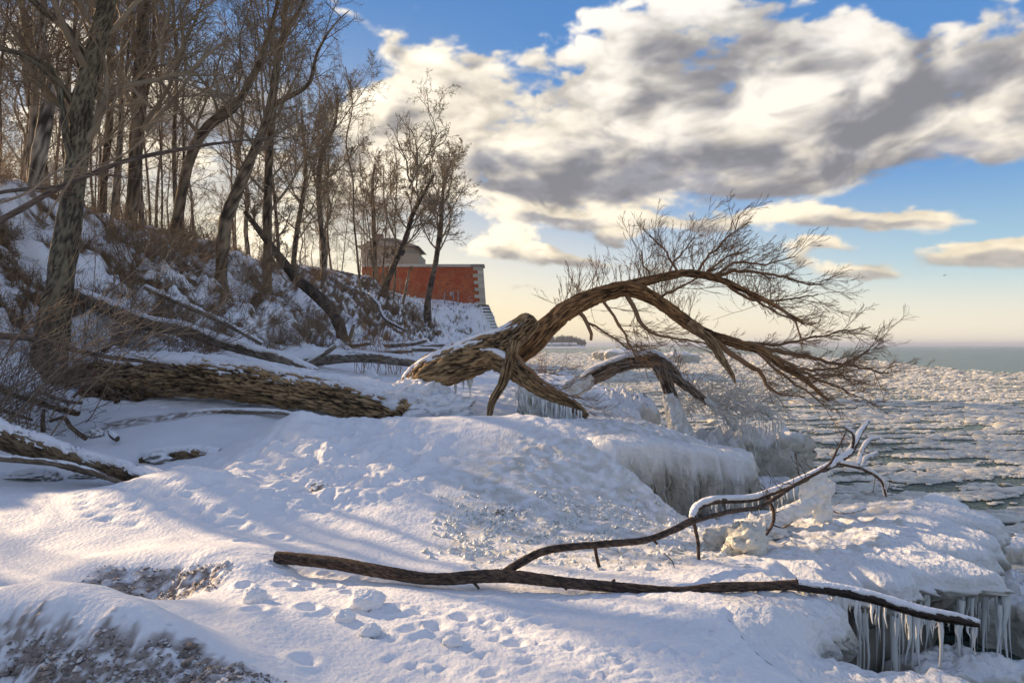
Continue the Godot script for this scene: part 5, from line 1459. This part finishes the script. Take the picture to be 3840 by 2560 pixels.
	for k in 5:
		var x := -14.0 - k * 3.0
		var z := -26.0 - k * 2.0
		var px := 1176.0 + x / -z * FOCAL
		var h := rng.randf_range(8.0, 12.0)
		var y0 := ground(x, z)
		var list := []
		for j in 7:
			var q := j / 6.0
			list.append([px + rng.randfn() * 9.0 * q + 20.0 * q * rng.randfn(), 793.0 + (EYE.y - y0 - h * q) * FOCAL / -z, lerpf(4.2, 1.4, q) * (0.8 + 0.15 * k)])
		proto.append(tree("thin bare tree in the thicket along the top of the bluff", list, -z, [0.2, 0.98, 12, 2.6], dark.lerp(pale, 0.2 * k), rng, {"called": "thicket_tree", "group": "thin bare trees along the top of the bluff", "crown": {"kids": [7, 5, 4, 0], "sides": [6, 4, 3, 3]}}))
	var made := 0
	var tries := 0
	while made < 134 and tries < 9000:
		tries += 1
		var z := -rng.randf_range(13.0, 62.0)
		var px := rng.randf_range(-120, 930)
		var x := (px - 1176.0) / FOCAL * -z
		if made >= 98:                    # the wood goes on along the bluff beside the camera
			z = -rng.randf_range(5.5, 15.0)
			x = minf(rng.randf_range(-22.0, -10.0), 0.8 * z - 1.0)
		if x > -6.6 - 3.0 * smoothstep(-30, -18, z) or x < -45: continue
		var y := ground(x, z)
		if y < 4.9: continue
		var src: Node3D = proto[rng.randi() % 5]
		var c := src.duplicate() as Node3D
		c.name = numbered("thicket_tree")
		add_child(c, true)
		c.position = Vector3(x, y - 0.1, z)
		var s := rng.randf_range(0.65, 1.15) * (0.8 if z < -40 else 1.0)
		c.transform.basis = Basis.from_euler(Vector3(rng.randfn() * 0.06, rng.randf() * TAU, rng.randfn() * 0.06)).scaled(Vector3(s, s, s))
		made += 1
	label_copies(find_children("thicket_tree*", "Node3D", false, false), "thin bare tree", "on the bluff")
	# shrubs on the slope
	var shrubs := []
	for k in 4:
		var root := thing("bare_shrub", "tangled leafless shrub growing on the snowy slope of the bluff", "shrub", Vector3(-9, ground(-9, -16 - k), -16 - k), "leafless shrubs on the slope")
		var sm := MB.new()
		for q in 16:
			sm.tint = Color(0.24, 0.155, 0.085).lerp(Color(0.38, 0.28, 0.18), rng.randf())
			grow(sm, root.position + Vector3(rng.randfn() * 0.15, -0.1, rng.randfn() * 0.15), Vector3(rng.randfn() * 0.7, 0.8, rng.randfn() * 0.7).normalized(), rng.randf_range(0.7, 1.7), 0.012, 1, CROWN, rng)
		part(root, "stems", sm.commit(root.position), M.twig)
		shrubs.append(root)
	made = 0
	tries = 0
	while made < 24 and tries < 4000:
		tries += 1
		var z := -rng.randf_range(12.5, 48.0)
		var px := rng.randf_range(-100, 960)
		var x := (px - 1176.0) / FOCAL * -z
		var y := ground(x, z)
		if y < 2.7 or y > 6.4: continue
		var c := (shrubs[rng.randi() % 4] as Node3D).duplicate() as Node3D
		c.name = numbered("bare_shrub")
		add_child(c, true)
		c.position = Vector3(x, y, z)
		var s := rng.randf_range(0.4, 0.95)
		c.transform.basis = Basis(Vector3.UP, rng.randf() * TAU).scaled(Vector3(s, s * rng.randf_range(0.7, 1.2), s))
		made += 1
	label_copies(find_children("bare_shrub*", "Node3D", false, false), "leafless shrub", "on the slope")
	# dry weeds and leaf litter
	var tuft := MB.new()
	for q in 12:
		tuft.tint = Color(0.32, 0.215, 0.115).lerp(Color(0.17, 0.105, 0.06), rng.randf())
		grow(tuft, Vector3(rng.randfn() * 0.08, -0.03, rng.randfn() * 0.08), Vector3(rng.randfn() * 0.9, 0.7, rng.randfn() * 0.9).normalized(), rng.randf_range(0.15, 0.42), 0.006, 0, {"segs": [4, 3], "wob": [0.25, 0.25], "trop": [Vector3(0, -0.08, 0), Vector3(0, -0.05, 0)], "tip": [0.5, 0.5], "sides": [3, 3], "kids": [2, 0], "t0": 0.3, "ratio": 0.5, "thin": 0.7, "minr": 0.003}, rng)
	var list2: Array[Transform3D] = []
	tries = 0
	while list2.size() < 1700 and tries < 60000:
		tries += 1
		var z := -10.5 * exp(rng.randf() * 1.6)
		var px := rng.randf_range(-150, 1010)
		var x := (px - 1176.0) / FOCAL * -z
		var y := ground(x, z)
		if y < 2.5 or y > 6.6: continue
		if nzA.get_noise_2d(x * 0.9 + z * 0.35, z * 0.55) + rng.randfn() * 0.18 < 0.08: continue
		var s := rng.randf_range(0.5, 1.5)
		list2.append(Transform3D(Basis(Vector3.UP, rng.randf() * TAU).scaled(Vector3(s, s, s)), Vector3(x, y, z)))
	var mm := MultiMesh.new()
	mm.transform_format = MultiMesh.TRANSFORM_3D
	mm.mesh = tuft.commit()
	mm.instance_count = list2.size()
	for k in list2.size(): mm.set_instance_transform(k, list2[k])
	var weeds := MultiMeshInstance3D.new()
	weeds.name = "dry_weeds"
	weeds.multimesh = mm
	weeds.material_override = M.twig
	add_child(weeds, true)
	tag(weeds, "dry brown weeds and leaf litter on the bluff", "undergrowth", "", "stuff")
	# boughs reaching in from the left edge
	for e in [["long bare branch slanting up across the left trees from the left edge", [[-80, 545, 8.0, 7], [40, 482, 8.0, 7], [110, 440, 8.0, 6.5], [187, 406, 8.0, 6], [265, 374, 8.0, 5.5], [337, 355, 8.05, 5], [430, 338, 8.1, 4.2], [490, 328, 8.1, 3.5], [640, 311, 8.2, 1.5]], 16],
			["grey bough bending across the fallen willow's root end", [[-70, 765, 9.4, 8], [0, 771, 9.4, 8], [60, 776, 9.4, 7.5], [102, 785, 9.4, 7], [180, 806, 9.5, 6], [260, 822, 9.6, 5], [340, 832, 9.7, 4], [415, 855, 9.8, 2]], 10],
			["pale sunlit branch rising to the right between the trunks", [[100, 500, 7.5, 2.6], [150, 425, 7.5, 2.6], [180, 372, 7.5, 2.4], [230, 330, 7.5, 2.2], [280, 290, 7.55, 2], [315, 250, 7.6, 1.2]], 7],
			["long pale wand crossing the stout forked trunk", [[-20, 470, 7.2, 3], [60, 440, 7.2, 2.8], [120, 395, 7.2, 2.6], [165, 385, 7.2, 2.4], [220, 378, 7.25, 2.2], [300, 340, 7.3, 2], [372, 275, 7.35, 1.6], [440, 230, 7.4, 1]], 8],
			["dark branch low at the left edge pointing to the trees", [[-60, 455, 8.4, 4.5], [0, 440, 8.4, 4.5], [60, 433, 8.4, 4], [150, 422, 8.5, 3.5], [210, 400, 8.6, 2.5], [300, 408, 8.6, 1.5]], 9]]:
		var p := path(e[1])
		var root := thing("overhanging_branch", e[0], "branch", p[0][0])
		var bm := MB.new()
		var light: bool = "pale" in e[0]
		var s := bark(bm, p[0], p[1], {"step": 0.06, "sides": 14, "amp": 0.003, "fa": 40.0, "fl": 4.0, "lo": Color(0.07, 0.05, 0.04) if not light else Color(0.2, 0.15, 0.1), "hi": Color(0.20, 0.15, 0.11) if not light else Color(0.40, 0.31, 0.22), "seed": 340})
		part(root, "stem", bm.commit(root.position), M.bark)
		var tw := MB.new()
		tw.tint = Color(0.16, 0.11, 0.075) if not light else Color(0.30, 0.22, 0.14)
		for k in e[2]:
			var w := on_path(s, rng.randf_range(0.2, 1.0))
			grow(tw, w[0], ((w[1] as Vector3) + Vector3(rng.randfn(), rng.randfn(), rng.randfn()) * 0.55).normalized(), rng.randf_range(0.5, 1.5), 0.006, 1, SHOOT, rng)
		part(root, "twigs", tw.commit(root.position), M.twig)
	# thicket at the left edge
	for e in [[-40, 900, 8.8, "dense thicket of grey twigs at the left edge above the beach log", 0], [60, 800, 10.2, "reddish-brown thicket in front of the stout forked trunk's foot", 1], [-60, 700, 9.6, "dense dark brushwood high at the left edge", 2], [230, 740, 12.6, "straggling bush behind the fallen willow's roots", 3], [400, 800, 12.8, "wiry bush growing behind the middle of the fallen trunk", 4], [992, 694, 54, "tan bush against the brick wall left of the gate", 5], [935, 684, 51, "tan bush against the middle of the brick wall", 6], [870, 668, 47, "tan bush before the left part of the brick wall", 7]]:
		var p := at(e[0], e[1], e[2])
		p.y = ground(p.x, p.z)
		var root := thing("brushwood", e[3], "shrub", p)
		var bm := MB.new()
		for q in [16, 14, 30, 26, 26, 14, 14, 12][int(e[4])]:
			bm.tint = Color(0.13, 0.085, 0.055).lerp(Color(0.27, 0.20, 0.145), rng.randf())
			grow(bm, p + Vector3(rng.randfn() * 0.35, -0.05, rng.randfn() * 0.3), Vector3(0.35 + rng.randfn() * 0.7, 0.9 + rng.randfn() * 0.4, rng.randfn() * 0.5).normalized(), rng.randf_range(0.9, 2.3), 0.008, 1, {"segs": [5, 7, 5, 4], "wob": [0.1, 0.12, 0.14, 0.16], "trop": [Vector3.ZERO, Vector3(0.02, 0.03, 0), Vector3(0, 0.02, 0), Vector3.ZERO], "tip": [0.4, 0.35, 0.4, 0.5], "sides": [4, 4, 3, 3], "kids": [5, 6, 4, 0], "t0": 0.2, "ratio": 0.5, "thin": 0.6, "minr": 0.0028}, rng)
		for q in [4, 3, 8, 5, 4, 0, 0, 0][int(e[4])]:
			bm.tint = Color(0.20, 0.14, 0.09).lerp(Color(0.36, 0.27, 0.18), rng.randf())
			grow(bm, p + Vector3(rng.randfn() * 0.3, 0.1, rng.randfn() * 0.3), Vector3(0.7 + rng.randfn() * 0.35, 0.75 + rng.randfn() * 0.3, rng.randfn() * 0.25).normalized(), rng.randf_range(2.0, 3.8), 0.011, 0, {"segs": [10, 6, 4], "wob": [0.05, 0.10, 0.14], "trop": [Vector3(0.02, -0.03, 0), Vector3(0, 0.03, 0), Vector3.ZERO], "tip": [0.25, 0.35, 0.5], "sides": [5, 4, 3], "kids": [8, 4, 0], "t0": 0.25, "ratio": 0.34, "thin": 0.5, "minr": 0.0028, "open": 0.8}, rng)
		part(root, "stems", bm.commit(root.position), M.twig)
	# orange osier shoots by the logs
	for e in [[858, 850, 16.2, "wispy orange osier shoots growing behind the bowed grey log"], [905, 845, 16.5, "orange osier shoots between the log and the big stub"], [1235, 800, 24.0, "thin upright shoots beyond the tip of the willow stub"]]:
		var p := at(e[0], e[1], e[2])
		p.y = maxf(0.2, ground(p.x, p.z))
		var root := thing("osier", e[3], "shrub", p)
		var bm := MB.new()
		for q in 16:
			bm.tint = Color(0.32, 0.15, 0.05)
			grow(bm, p + Vector3(rng.randfn() * 0.25, -0.05, rng.randfn() * 0.2), Vector3(rng.randfn() * 0.3, 1.0, rng.randfn() * 0.3).normalized(), rng.randf_range(0.5, 1.3), 0.006, 0, SHOOT, rng)
		part(root, "stems", bm.commit(root.position), M.twig)
# ---------------------------------------------------------------- the fort and the far shore
func box(mb: MB, lo: Vector3, hi: Vector3, tint: Color, ch := 0.0) -> void:
	mb.tint = tint
	hexa(mb, [Vector3(lo.x, lo.y, hi.z), Vector3(hi.x, lo.y, hi.z), Vector3(hi.x, lo.y, lo.z), Vector3(lo.x, lo.y, lo.z), Vector3(lo.x, hi.y, hi.z), Vector3(hi.x, hi.y, hi.z), Vector3(hi.x, hi.y, lo.z), Vector3(lo.x, hi.y, lo.z)])

func hexa(mb: MB, p: Array) -> void:      # bottom ring front-left, front-right, back-right, back-left, then the top ring
	for q in [[0, 1, 5, 4], [1, 2, 6, 5], [2, 3, 7, 6], [3, 0, 4, 7], [4, 5, 6, 7], [3, 2, 1, 0]]:
		var b := mb.v.size()
		var n: Vector3 = ((p[q[1]] - p[q[0]]) as Vector3).cross(p[q[3]] - p[q[0]]).normalized()
		for k in 4:
			mb.v.append(p[q[k]]); mb.n.append(n); mb.c.append(mb.tint)
		for k in [0, 2, 1, 0, 3, 2]: mb.i.append(b + k)

func build_fort() -> void:
	var rng := RandomNumberGenerator.new()
	rng.seed = 60
	var d := 60.0
	var k := d / FOCAL
	var left := at(830, 0, d).x
	var right := at(1108, 0, d).x
	var foot := at(0, 702, d).y - 0.6
	var top := at(0, 612, d).y
	var base := at(0, 699, d).y
	var lean := 0.24            # the corner batters outwards towards its foot
	var root := thing("brick_wall", "red brick fort wall with pale stone corner and coping above the shore", "fort wall", Vector3((left + right) / 2, base, -d))
	# brickwork: courses of brick drawn as relief in a sheet of small bumps and tone
	var mb := MB.new()
	var ny := 54
	var nx := 130
	for j in ny + 1:
		for i in nx + 1:
			var x := lerpf(left, right - 0.2, float(i) / nx)
			var y := lerpf(foot, top, float(j) / ny)
			var edge := lean * (top - y) / (top - base) * float(i) / nx
			var n := nzA.get_noise_2d(x * 0.5, y * 0.9)
			var f := nzB.get_noise_2d(x * 3.0, y * 9.0)
			var white := smoothstep(0.12, 0.3, nzB.get_noise_2d(x * 1.6, y * 7.0) + 0.16 * smoothstep(1.6, 0.2, y - base) - 0.06) * smoothstep(-4.5, -3.2, x)
			var c := Color(0.40, 0.085, 0.038).lerp(Color(0.56, 0.16, 0.055), clampf(0.5 + n, 0, 1)).lerp(Color(0.20, 0.065, 0.04), clampf(f * 1.3 + n * 0.6, 0, 1))
			c = c.lerp(Color(0.62, 0.55, 0.50), white * 0.6 * smoothstep(1.5, 0.3, y - base) * smoothstep(right - 0.9, right - 1.3, x))
			mb.v.append(Vector3(x + edge, y, -d + 0.012 * f - lean * 0.2 * (y - base) / (top - base)))
			mb.n.append(Vector3(0, 0, 1))
			mb.c.append(c)
	for j in ny:
		for i in nx:
			var a := j * (nx + 1) + i
			mb.i.append(a); mb.i.append(a + nx + 1); mb.i.append(a + 1)
			mb.i.append(a + 1); mb.i.append(a + nx + 1); mb.i.append(a + nx + 2)
	# body behind the face
	mb.tint = Color(0.36, 0.12, 0.06)
	hexa(mb, [Vector3(left, foot, -d - 0.05), Vector3(right + lean * 1.1 - 0.3, foot, -d - 0.05), Vector3(right + lean - 0.3, foot, -d - 9), Vector3(left, foot, -d - 9), Vector3(left, top, -d - 0.1), Vector3(right - 0.3, top, -d - 0.1), Vector3(right - 0.3, top, -d - 9), Vector3(left, top, -d - 9)])
	part(root, "brickwork", mb.commit(root.position), M.brick)
	# corner stones, long and short in turn
	var n := 11
	for j in n:
		var y0 := lerpf(base - 0.05, top, float(j) / n) + 0.006
		var y1 := lerpf(base - 0.05, top, float(j + 1) / n) - 0.006
		var e0 := lean * (top - y0) / (top - base)
		var e1 := lean * (top - y1) / (top - base)
		var w := (22.0 if j % 2 == 0 else 12.0) * k * rng.randf_range(0.92, 1.08)
		var s := MB.new()
		s.tint = Color(0.60, 0.54, 0.44).lerp(Color(0.46, 0.40, 0.32), rng.randf())
		var fz := -d + 0.04
		hexa(s, [Vector3(right - w + e0, y0, fz), Vector3(right + 0.04 + e0, y0, fz), Vector3(right + 0.04 + e0, y0, -d - 0.8), Vector3(right - w + e0, y0, -d - 0.8), Vector3(right - w + e1, y1, fz), Vector3(right + 0.04 + e1, y1, fz), Vector3(right + 0.04 + e1, y1, -d - 0.8), Vector3(right - w + e1, y1, -d - 0.8)])
		part(root, "corner_stone", s.commit(root.position), M.stone)
	var x := left
	while x < right + 0.1:
		var w := rng.randf_range(0.9, 1.5)
		var s := MB.new()
		box(s, Vector3(x, top - 0.01, -d - 1.2), Vector3(minf(x + w - 0.015, right + 0.16), top + 0.22, -d + 0.14), Color(0.56, 0.52, 0.44).lerp(Color(0.17, 0.14, 0.11), smoothstep(0.3, 0.7, rng.randf())))
		part(root, "coping_stone", s.commit(root.position), M.stone)
		x += w
	# stone steps falling away to the right, glazed with ice
	var steps := thing("stone_steps", "ice-coated stone steps descending from the corner of the fort wall", "steps", Vector3(at(1110, 0, d).x, base - 3.4, -d + 1.0))
	for j in 12:
		var y1 := base - 0.02 - j * 0.275
		var xl := at(1100, 0, d).x
		var xr := at(1122 + j * 2.9 + 5.0 * smoothstep(6, 12, j), 0, d).x
		var z1 := -d + 0.25 + j * 0.12
		var s := MB.new()
		box(s, Vector3(xl, y1 - 0.27, -d - 3.0), Vector3(xr, y1, z1), Color(0.16, 0.14, 0.11) if j < 3 else Color(0.45, 0.46, 0.43))
		part(steps, "step", s.commit(steps.position), M.stone)
		if j > 0:
			var g := MB.new()
			blob(g, Vector3((xl + xr) / 2, y1 + 0.01, z1 - 0.05), Vector3((xr - xl) / 2 + 0.02, 0.07, 0.12), 0.35, 3.0, 70 + j, 10, 30)
			part(steps, "ice_glaze", g.commit(steps.position), M.shoreice)
	var sheet := MB.new()
	curtain(sheet, [at(1085, 766, 54.0), at(1105, 765, 54.2), at(1130, 766, 54.4), at(1158, 770, 54.6)], -1.0, 0.3, 61, 0.4)
	part(steps, "ice_sheet", sheet.commit(steps.position), M.shoreice, "sheet of ice spilling off the lowest step")
	# iced boulders below
	for e in [[1051, 767, 52.0, 0.75, 0.5, "squared grey boulder with a snow cap at the foot of the snowy bank", 0], [1075, 779, 50.0, 0.6, 0.42, "snow-buried boulder in front of the squared grey one", 1], [1092, 774, 51.0, 0.7, 0.55, "ice-covered boulder at the foot of the stone steps", 1]]:
		var p := at(e[0], e[1] + 8, e[2])
		p.y = minf(p.y, ground(p.x, p.z))
		var o := MB.new()
		blob(o, p + Vector3(0, e[4] * 0.5, 0), Vector3(e[3], e[4], e[3]), 0.5, 0.9, 5 + int(e[0]), 12, 16)
		for q in o.v.size():
			o.c[q] = Color(0.24, 0.22, 0.19).lerp(Color(0.82, 0.83, 0.85), smoothstep(0.55, 0.75, o.n[q].y) if e[6] == 0 else 1.0)
		var node := part(self, numbered("boulder"), o.commit(p), M.stone)
		node.position = p
		tag(node, e[5], "boulder")
	# gate in the wire fence before the wall
	var gate := thing("wire_gate", "small gate with grey posts and a notice board before the brick wall", "gate", at(1041, 699, 58.5))
	for e in [[1041, "post"], [1052, "post"], [1021, "post"]]:
		var s := MB.new()
		var a := at(e[0], 699, 58.5)
		var hgt := 31.0 * k if e[0] > 1030 else 27.0 * k
		tube(s, PackedVector3Array([a - Vector3(0, 0.4, 0), a + Vector3(0, hgt, 0), a + Vector3(0, hgt + 0.02, 0)]), PackedFloat32Array([0.055, 0.055, 0.0]), 8)
		s.c.fill(Color(0.33, 0.29, 0.27))
		part(gate, "post", s.commit(gate.position), M.stone)
	for q in 4:
		var s := MB.new()
		var a := at(1021, 697 - q * 8, 58.5)
		var b := at(1052, 697 - q * 8, 58.5)
		s.tint = Color(0.2, 0.14, 0.12)
		tube(s, PackedVector3Array([a, a.lerp(b, 0.5), b]), PackedFloat32Array([0.015, 0.015, 0.015]), 5)
		part(gate, "rail", s.commit(gate.position), M.stone)
	var bd := MB.new()
	var bp := at(1035.5, 674, 58.45)
	box(bd, bp - Vector3(0.11, 0.17, 0.015), bp + Vector3(0.11, 0.17, 0.015), Color(0.40, 0.38, 0.36))
	part(gate, "notice_board", bd.commit(gate.position), M.stone)
	for e in [[1020, 0], [958, 1], [940, 2]]:
		var a := at(e[0] - 40, 697, 56.0)
		a.y = ground(a.x, a.z)
		var post := thing("fence_post", ["thin fence post before the brick wall, nearest the gate", "thin fence post in the middle of the brick wall", "thin fence post at the left of the brick wall"][e[1]], "fence post", a)
		var s := MB.new()
		s.tint = Color(0.26, 0.17, 0.13)
		tube(s, PackedVector3Array([a - Vector3(0, 0.3, 0), a + Vector3(0, 0.8, 0), a + Vector3(0, 1.7, 0)]), PackedFloat32Array([0.04, 0.04, 0.035]), 6)
		part(post, "shaft", s.commit(post.position), M.stone)
	# stone building behind
	var hd := 74.0
	var hk := hd / FOCAL
	var hx0 := at(830, 0, hd).x
	var hx1 := at(951, 0, hd).x
	var y0 := 6.0
	var ye := at(0, 566, hd).y
	var house := thing("stone_building", "old grey stone blockhouse with a hipped roof and chimney behind the brick wall", "building", Vector3((hx0 + hx1) / 2, y0, -hd - 3))
	var wall := MB.new()
	box(wall, Vector3(hx0, y0, -hd - 6), Vector3(hx1, ye, -hd), Color(0.40, 0.36, 0.29))
	part(house, "wall", wall.commit(house.position), M.masonry)
	var low := MB.new()
	box(low, Vector3(at(932, 0, hd).x, y0, -hd - 4), Vector3(at(966, 0, hd).x, at(0, 586, hd).y, -hd + 1.6), Color(0.38, 0.35, 0.28))
	part(house, "annex", low.commit(house.position), M.masonry)
	var roof := MB.new()
	roof.tint = Color(0.13, 0.12, 0.11)
	var ro := 0.55
	var ya := at(0, 536, hd).y
	var mx := at(888, 0, hd).x
	hexa(roof, [Vector3(hx0 - ro, ye, -hd + ro), Vector3(hx1 + ro, ye, -hd + ro), Vector3(hx1 + ro, ye, -hd - 6 - ro), Vector3(hx0 - ro, ye, -hd - 6 - ro), Vector3(mx - 0.4, ya, -hd - 2.8), Vector3(mx + 0.4, ya, -hd - 2.8), Vector3(mx + 0.4, ya, -hd - 3.2), Vector3(mx - 0.4, ya, -hd - 3.2)])
	var rf := part(house, "roof", roof.commit(house.position), M.masonry)
	for e in [[861, 528], [838, 545]]:
		var ch := MB.new()
		var c := at(e[0], 0, hd).x
		box(ch, Vector3(c - 0.35, ye - 0.5, -hd - 3.0), Vector3(c + 0.35, at(0, e[1], hd).y, -hd - 2.3), Color(0.33, 0.22, 0.16))
		part(rf, "chimney", ch.commit(house.position), M.masonry)
	for e in [905, 925, 850]:
		var wn := MB.new()
		var c := at(e, 580, hd)
		box(wn, Vector3(c.x - 0.22, c.y - 0.3, -hd - 0.1), Vector3(c.x + 0.22, c.y + 0.35, -hd + 0.006), Color(0.03, 0.03, 0.03))
		part(house, "window", wn.commit(house.position), M.masonry)

func build_far_shore() -> void:
	var rng := RandomNumberGenerator.new()
	rng.seed = 808
	var d := 620.0
	var bank := MB.new()
	var n := 60
	for k in n + 1:
		var px := lerpf(1000, 1352, float(k) / n)
		var c := at(px, 0, d)
		var h := 2.6 * smoothstep(1352, 1330, px) + 0.6 * nzA.get_noise_2d(k * 0.3, 0)
		for q in [[-6.0, -0.3, 0.5], [0.0, h * 0.55, 0.7], [8.0, h, 0.8], [60.0, h + 2.0 * smoothstep(1350, 1300, px), 0.3], [200.0, -1.0, 0.3]]:
			bank.v.append(Vector3(c.x * (d + q[0]) / d, q[1], -d - q[0]))
			bank.n.append(Vector3.UP)
			bank.c.append(Color(0.72, 0.73, 0.75) if q[2] > 0.6 else Color(0.45, 0.45, 0.46))
	grid_index(bank, 0, n + 1, 5)
	grid_normals(bank, 0, n + 1, 5)
	for k in bank.n.size():
		if bank.n[k].y < 0: bank.n[k] = -bank.n[k]
	struct("far_bank", bank.commit(), M.snow, "low snowy bank of the far shore")
	var kinds := []
	for v in 3:
		var mb := MB.new()
		mb.tint = Color(0.05, 0.045, 0.04)
		tube(mb, PackedVector3Array([Vector3(0, -0.5, 0), Vector3(0, 5, 0), Vector3(0, 9, 0)]), PackedFloat32Array([0.25, 0.18, 0.05]), 5)
		if v < 2:
			mb.tint = Color(0.085, 0.075, 0.07)
			grow(mb, Vector3(0, 2, 0), Vector3.UP, 8.0, 0.2, 0, {"segs": [6, 5, 4], "wob": [0.06, 0.15, 0.2], "trop": [Vector3.ZERO, Vector3(0, 0.08, 0), Vector3(0, 0.03, 0)], "tip": [0.3, 0.4, 0.5], "sides": [4, 3, 3], "kids": [16, 8, 0], "t0": 0.05, "ratio": 0.5, "thin": 0.6, "minr": 0.08}, rng)
		else:
			mb.tint = Color(0.03, 0.04, 0.03)
			for q in 130:
				var h := rng.randf_range(1.0, 9.2)
				var a := rng.randf() * TAU
				var r := (9.6 - h) * 0.27
				tube(mb, PackedVector3Array([Vector3(0, h, 0), Vector3(cos(a) * r * 0.5, h - 0.1, sin(a) * r * 0.5), Vector3(cos(a) * r, h - 0.5, sin(a) * r)]), PackedFloat32Array([0.2, 0.34, 0.05]), 3)
		kinds.append(mb.commit())
	for v in 3:
		var list: Array[Transform3D] = []
		for k in [260, 260, 46][v]:
			var px := rng.randf_range(1010, 1345)
			var dd := d + rng.randf_range(12, 110)
			var c := at(px, 0, dd)
			var s := rng.randf_range(0.7, 1.25) * (1.0 - 0.45 * smoothstep(1240, 1180, px)) * (1.0 - 0.4 * smoothstep(1318, 1345, px)) * (0.85 if v == 2 else 0.75)
			list.append(Transform3D(Basis(Vector3.UP, rng.randf() * TAU).scaled(Vector3(s * 1.3, s, s * 1.3)), Vector3(c.x, 2.0, -dd)))
		var mm := MultiMesh.new()
		mm.transform_format = MultiMesh.TRANSFORM_3D
		mm.mesh = kinds[v]
		mm.instance_count = list.size()
		for k in list.size(): mm.set_instance_transform(k, list[k])
		var o := MultiMeshInstance3D.new()
		o.name = numbered("far_wood")
		o.multimesh = mm
		o.material_override = M.twig
		add_child(o, true)
		tag(o, ["dark bare wood along the far shore", "second row of bare wood along the far shore", "scattered dark conifers in the wood on the far shore"][v], "wood", "", "stuff")
	# cottages at the waterline
	for e in [[1258, 0], [1283, 1], [1302, 2], [1317, 3]]:
		var c := at(e[0], 0, d - 1.0)
		var h := thing("cottage", ["pale cottage on the far shore, leftmost of the four", "low cottage on the far shore, second from the left", "small grey cottage on the far shore, third from the left", "tiny cottage at the right end of the far shore"][e[1]], "house", Vector3(c.x, 1.0, -d - 4))
		var wl := MB.new()
		var w := rng.randf_range(3.0, 5.0)
		box(wl, Vector3(c.x - w, 0.8, -d - 9), Vector3(c.x + w, 3.6, -d - 3), Color(0.5, 0.47, 0.42))
		part(h, "wall", wl.commit(h.position), M.stone)
		var rf := MB.new()
		rf.tint = Color(0.6, 0.6, 0.62)
		hexa(rf, [Vector3(c.x - w - 0.4, 3.6, -d - 2.6), Vector3(c.x + w + 0.4, 3.6, -d - 2.6), Vector3(c.x + w + 0.4, 3.6, -d - 9.4), Vector3(c.x - w - 0.4, 3.6, -d - 9.4), Vector3(c.x - w - 0.2, 5.2, -d - 5.9), Vector3(c.x + w + 0.2, 5.2, -d - 5.9), Vector3(c.x + w + 0.2, 5.2, -d - 6.1), Vector3(c.x - w - 0.2, 5.2, -d - 6.1)])
		part(h, "roof", rf.commit(h.position), M.stone)
	# a gull over the lake
	var g := at(2172, 632, 125.0)
	var gull := thing("gull", "lone gull flying low over the lake at right", "gull", g)
	var gm := MB.new()
	gm.tint = Color(0.25, 0.25, 0.26)
	blob(gm, g, Vector3(0.22, 0.06, 0.06), 0.05, 1.0, 3, 8, 10)
	for s in [-1.0, 1.0]:
		tube(gm, PackedVector3Array([g + Vector3(0, 0.02, 0), g + Vector3(0.05, 0.13, 0.22 * s), g + Vector3(0.16, 0.09, 0.45 * s), g + Vector3(0.25, 0.03, 0.6 * s)]), PackedFloat32Array([0.05, 0.045, 0.03, 0.005]), 5)
	part(gull, "body", gm.commit(g), M.stone)
func materials() -> void:
	M.bark = mat(Color(1, 1, 1), 0.9)
	bump(M.bark, 0.03, 6.0, 0.5, 7, 4, 256)
	M.wetbark = mat(Color(1, 1, 1), 0.35)
	M.twig = mat(Color(1, 1, 1), 0.8)
	M.snow = mat(Color(1, 1, 1), 0.6)
	bump(M.snow, 0.03, 3.0, 0.6, 9, 4, 256)
	M.ice = mat(Color(0.80, 0.82, 0.81), 0.16)
	M.ice.clearcoat_enabled = true
	M.ice.clearcoat = 0.4
	M.ice.clearcoat_roughness = 0.08
	M.ice.backlight_enabled = true
	M.ice.backlight = Color(0.35, 0.36, 0.34)
	M.icetwig = mat(Color(1, 1, 1), 0.2)
	M.icetwig.backlight_enabled = true
	M.icetwig.backlight = Color(0.4, 0.39, 0.36)
	M.shoreice = mat(Color(1, 1, 1), 0.28)
	bump(M.shoreice, 0.02, 2.2, 1.6, 12, 4, 256)
	M.shoreice.backlight_enabled = true
	M.shoreice.backlight = Color(0.26, 0.26, 0.24)
	M.stone = mat(Color(1, 1, 1), 0.8)
	bump(M.stone, 0.03, 5.0, 0.6, 17, 4, 256)
	M.brick = mat(Color(1, 1, 1), 0.9)
	M.masonry = mat(Color(1, 1, 1), 0.9)
	bump(M.masonry, 0.05, 0.6, 6.0, 19, 3, 256)

func _ready() -> void:
	setup()
	materials()
	build_ground()
	build_water()
	build_willow()
	build_logs()
	build_branch()
	build_ice()
	build_trees()
	build_fort()
	build_far_shore()
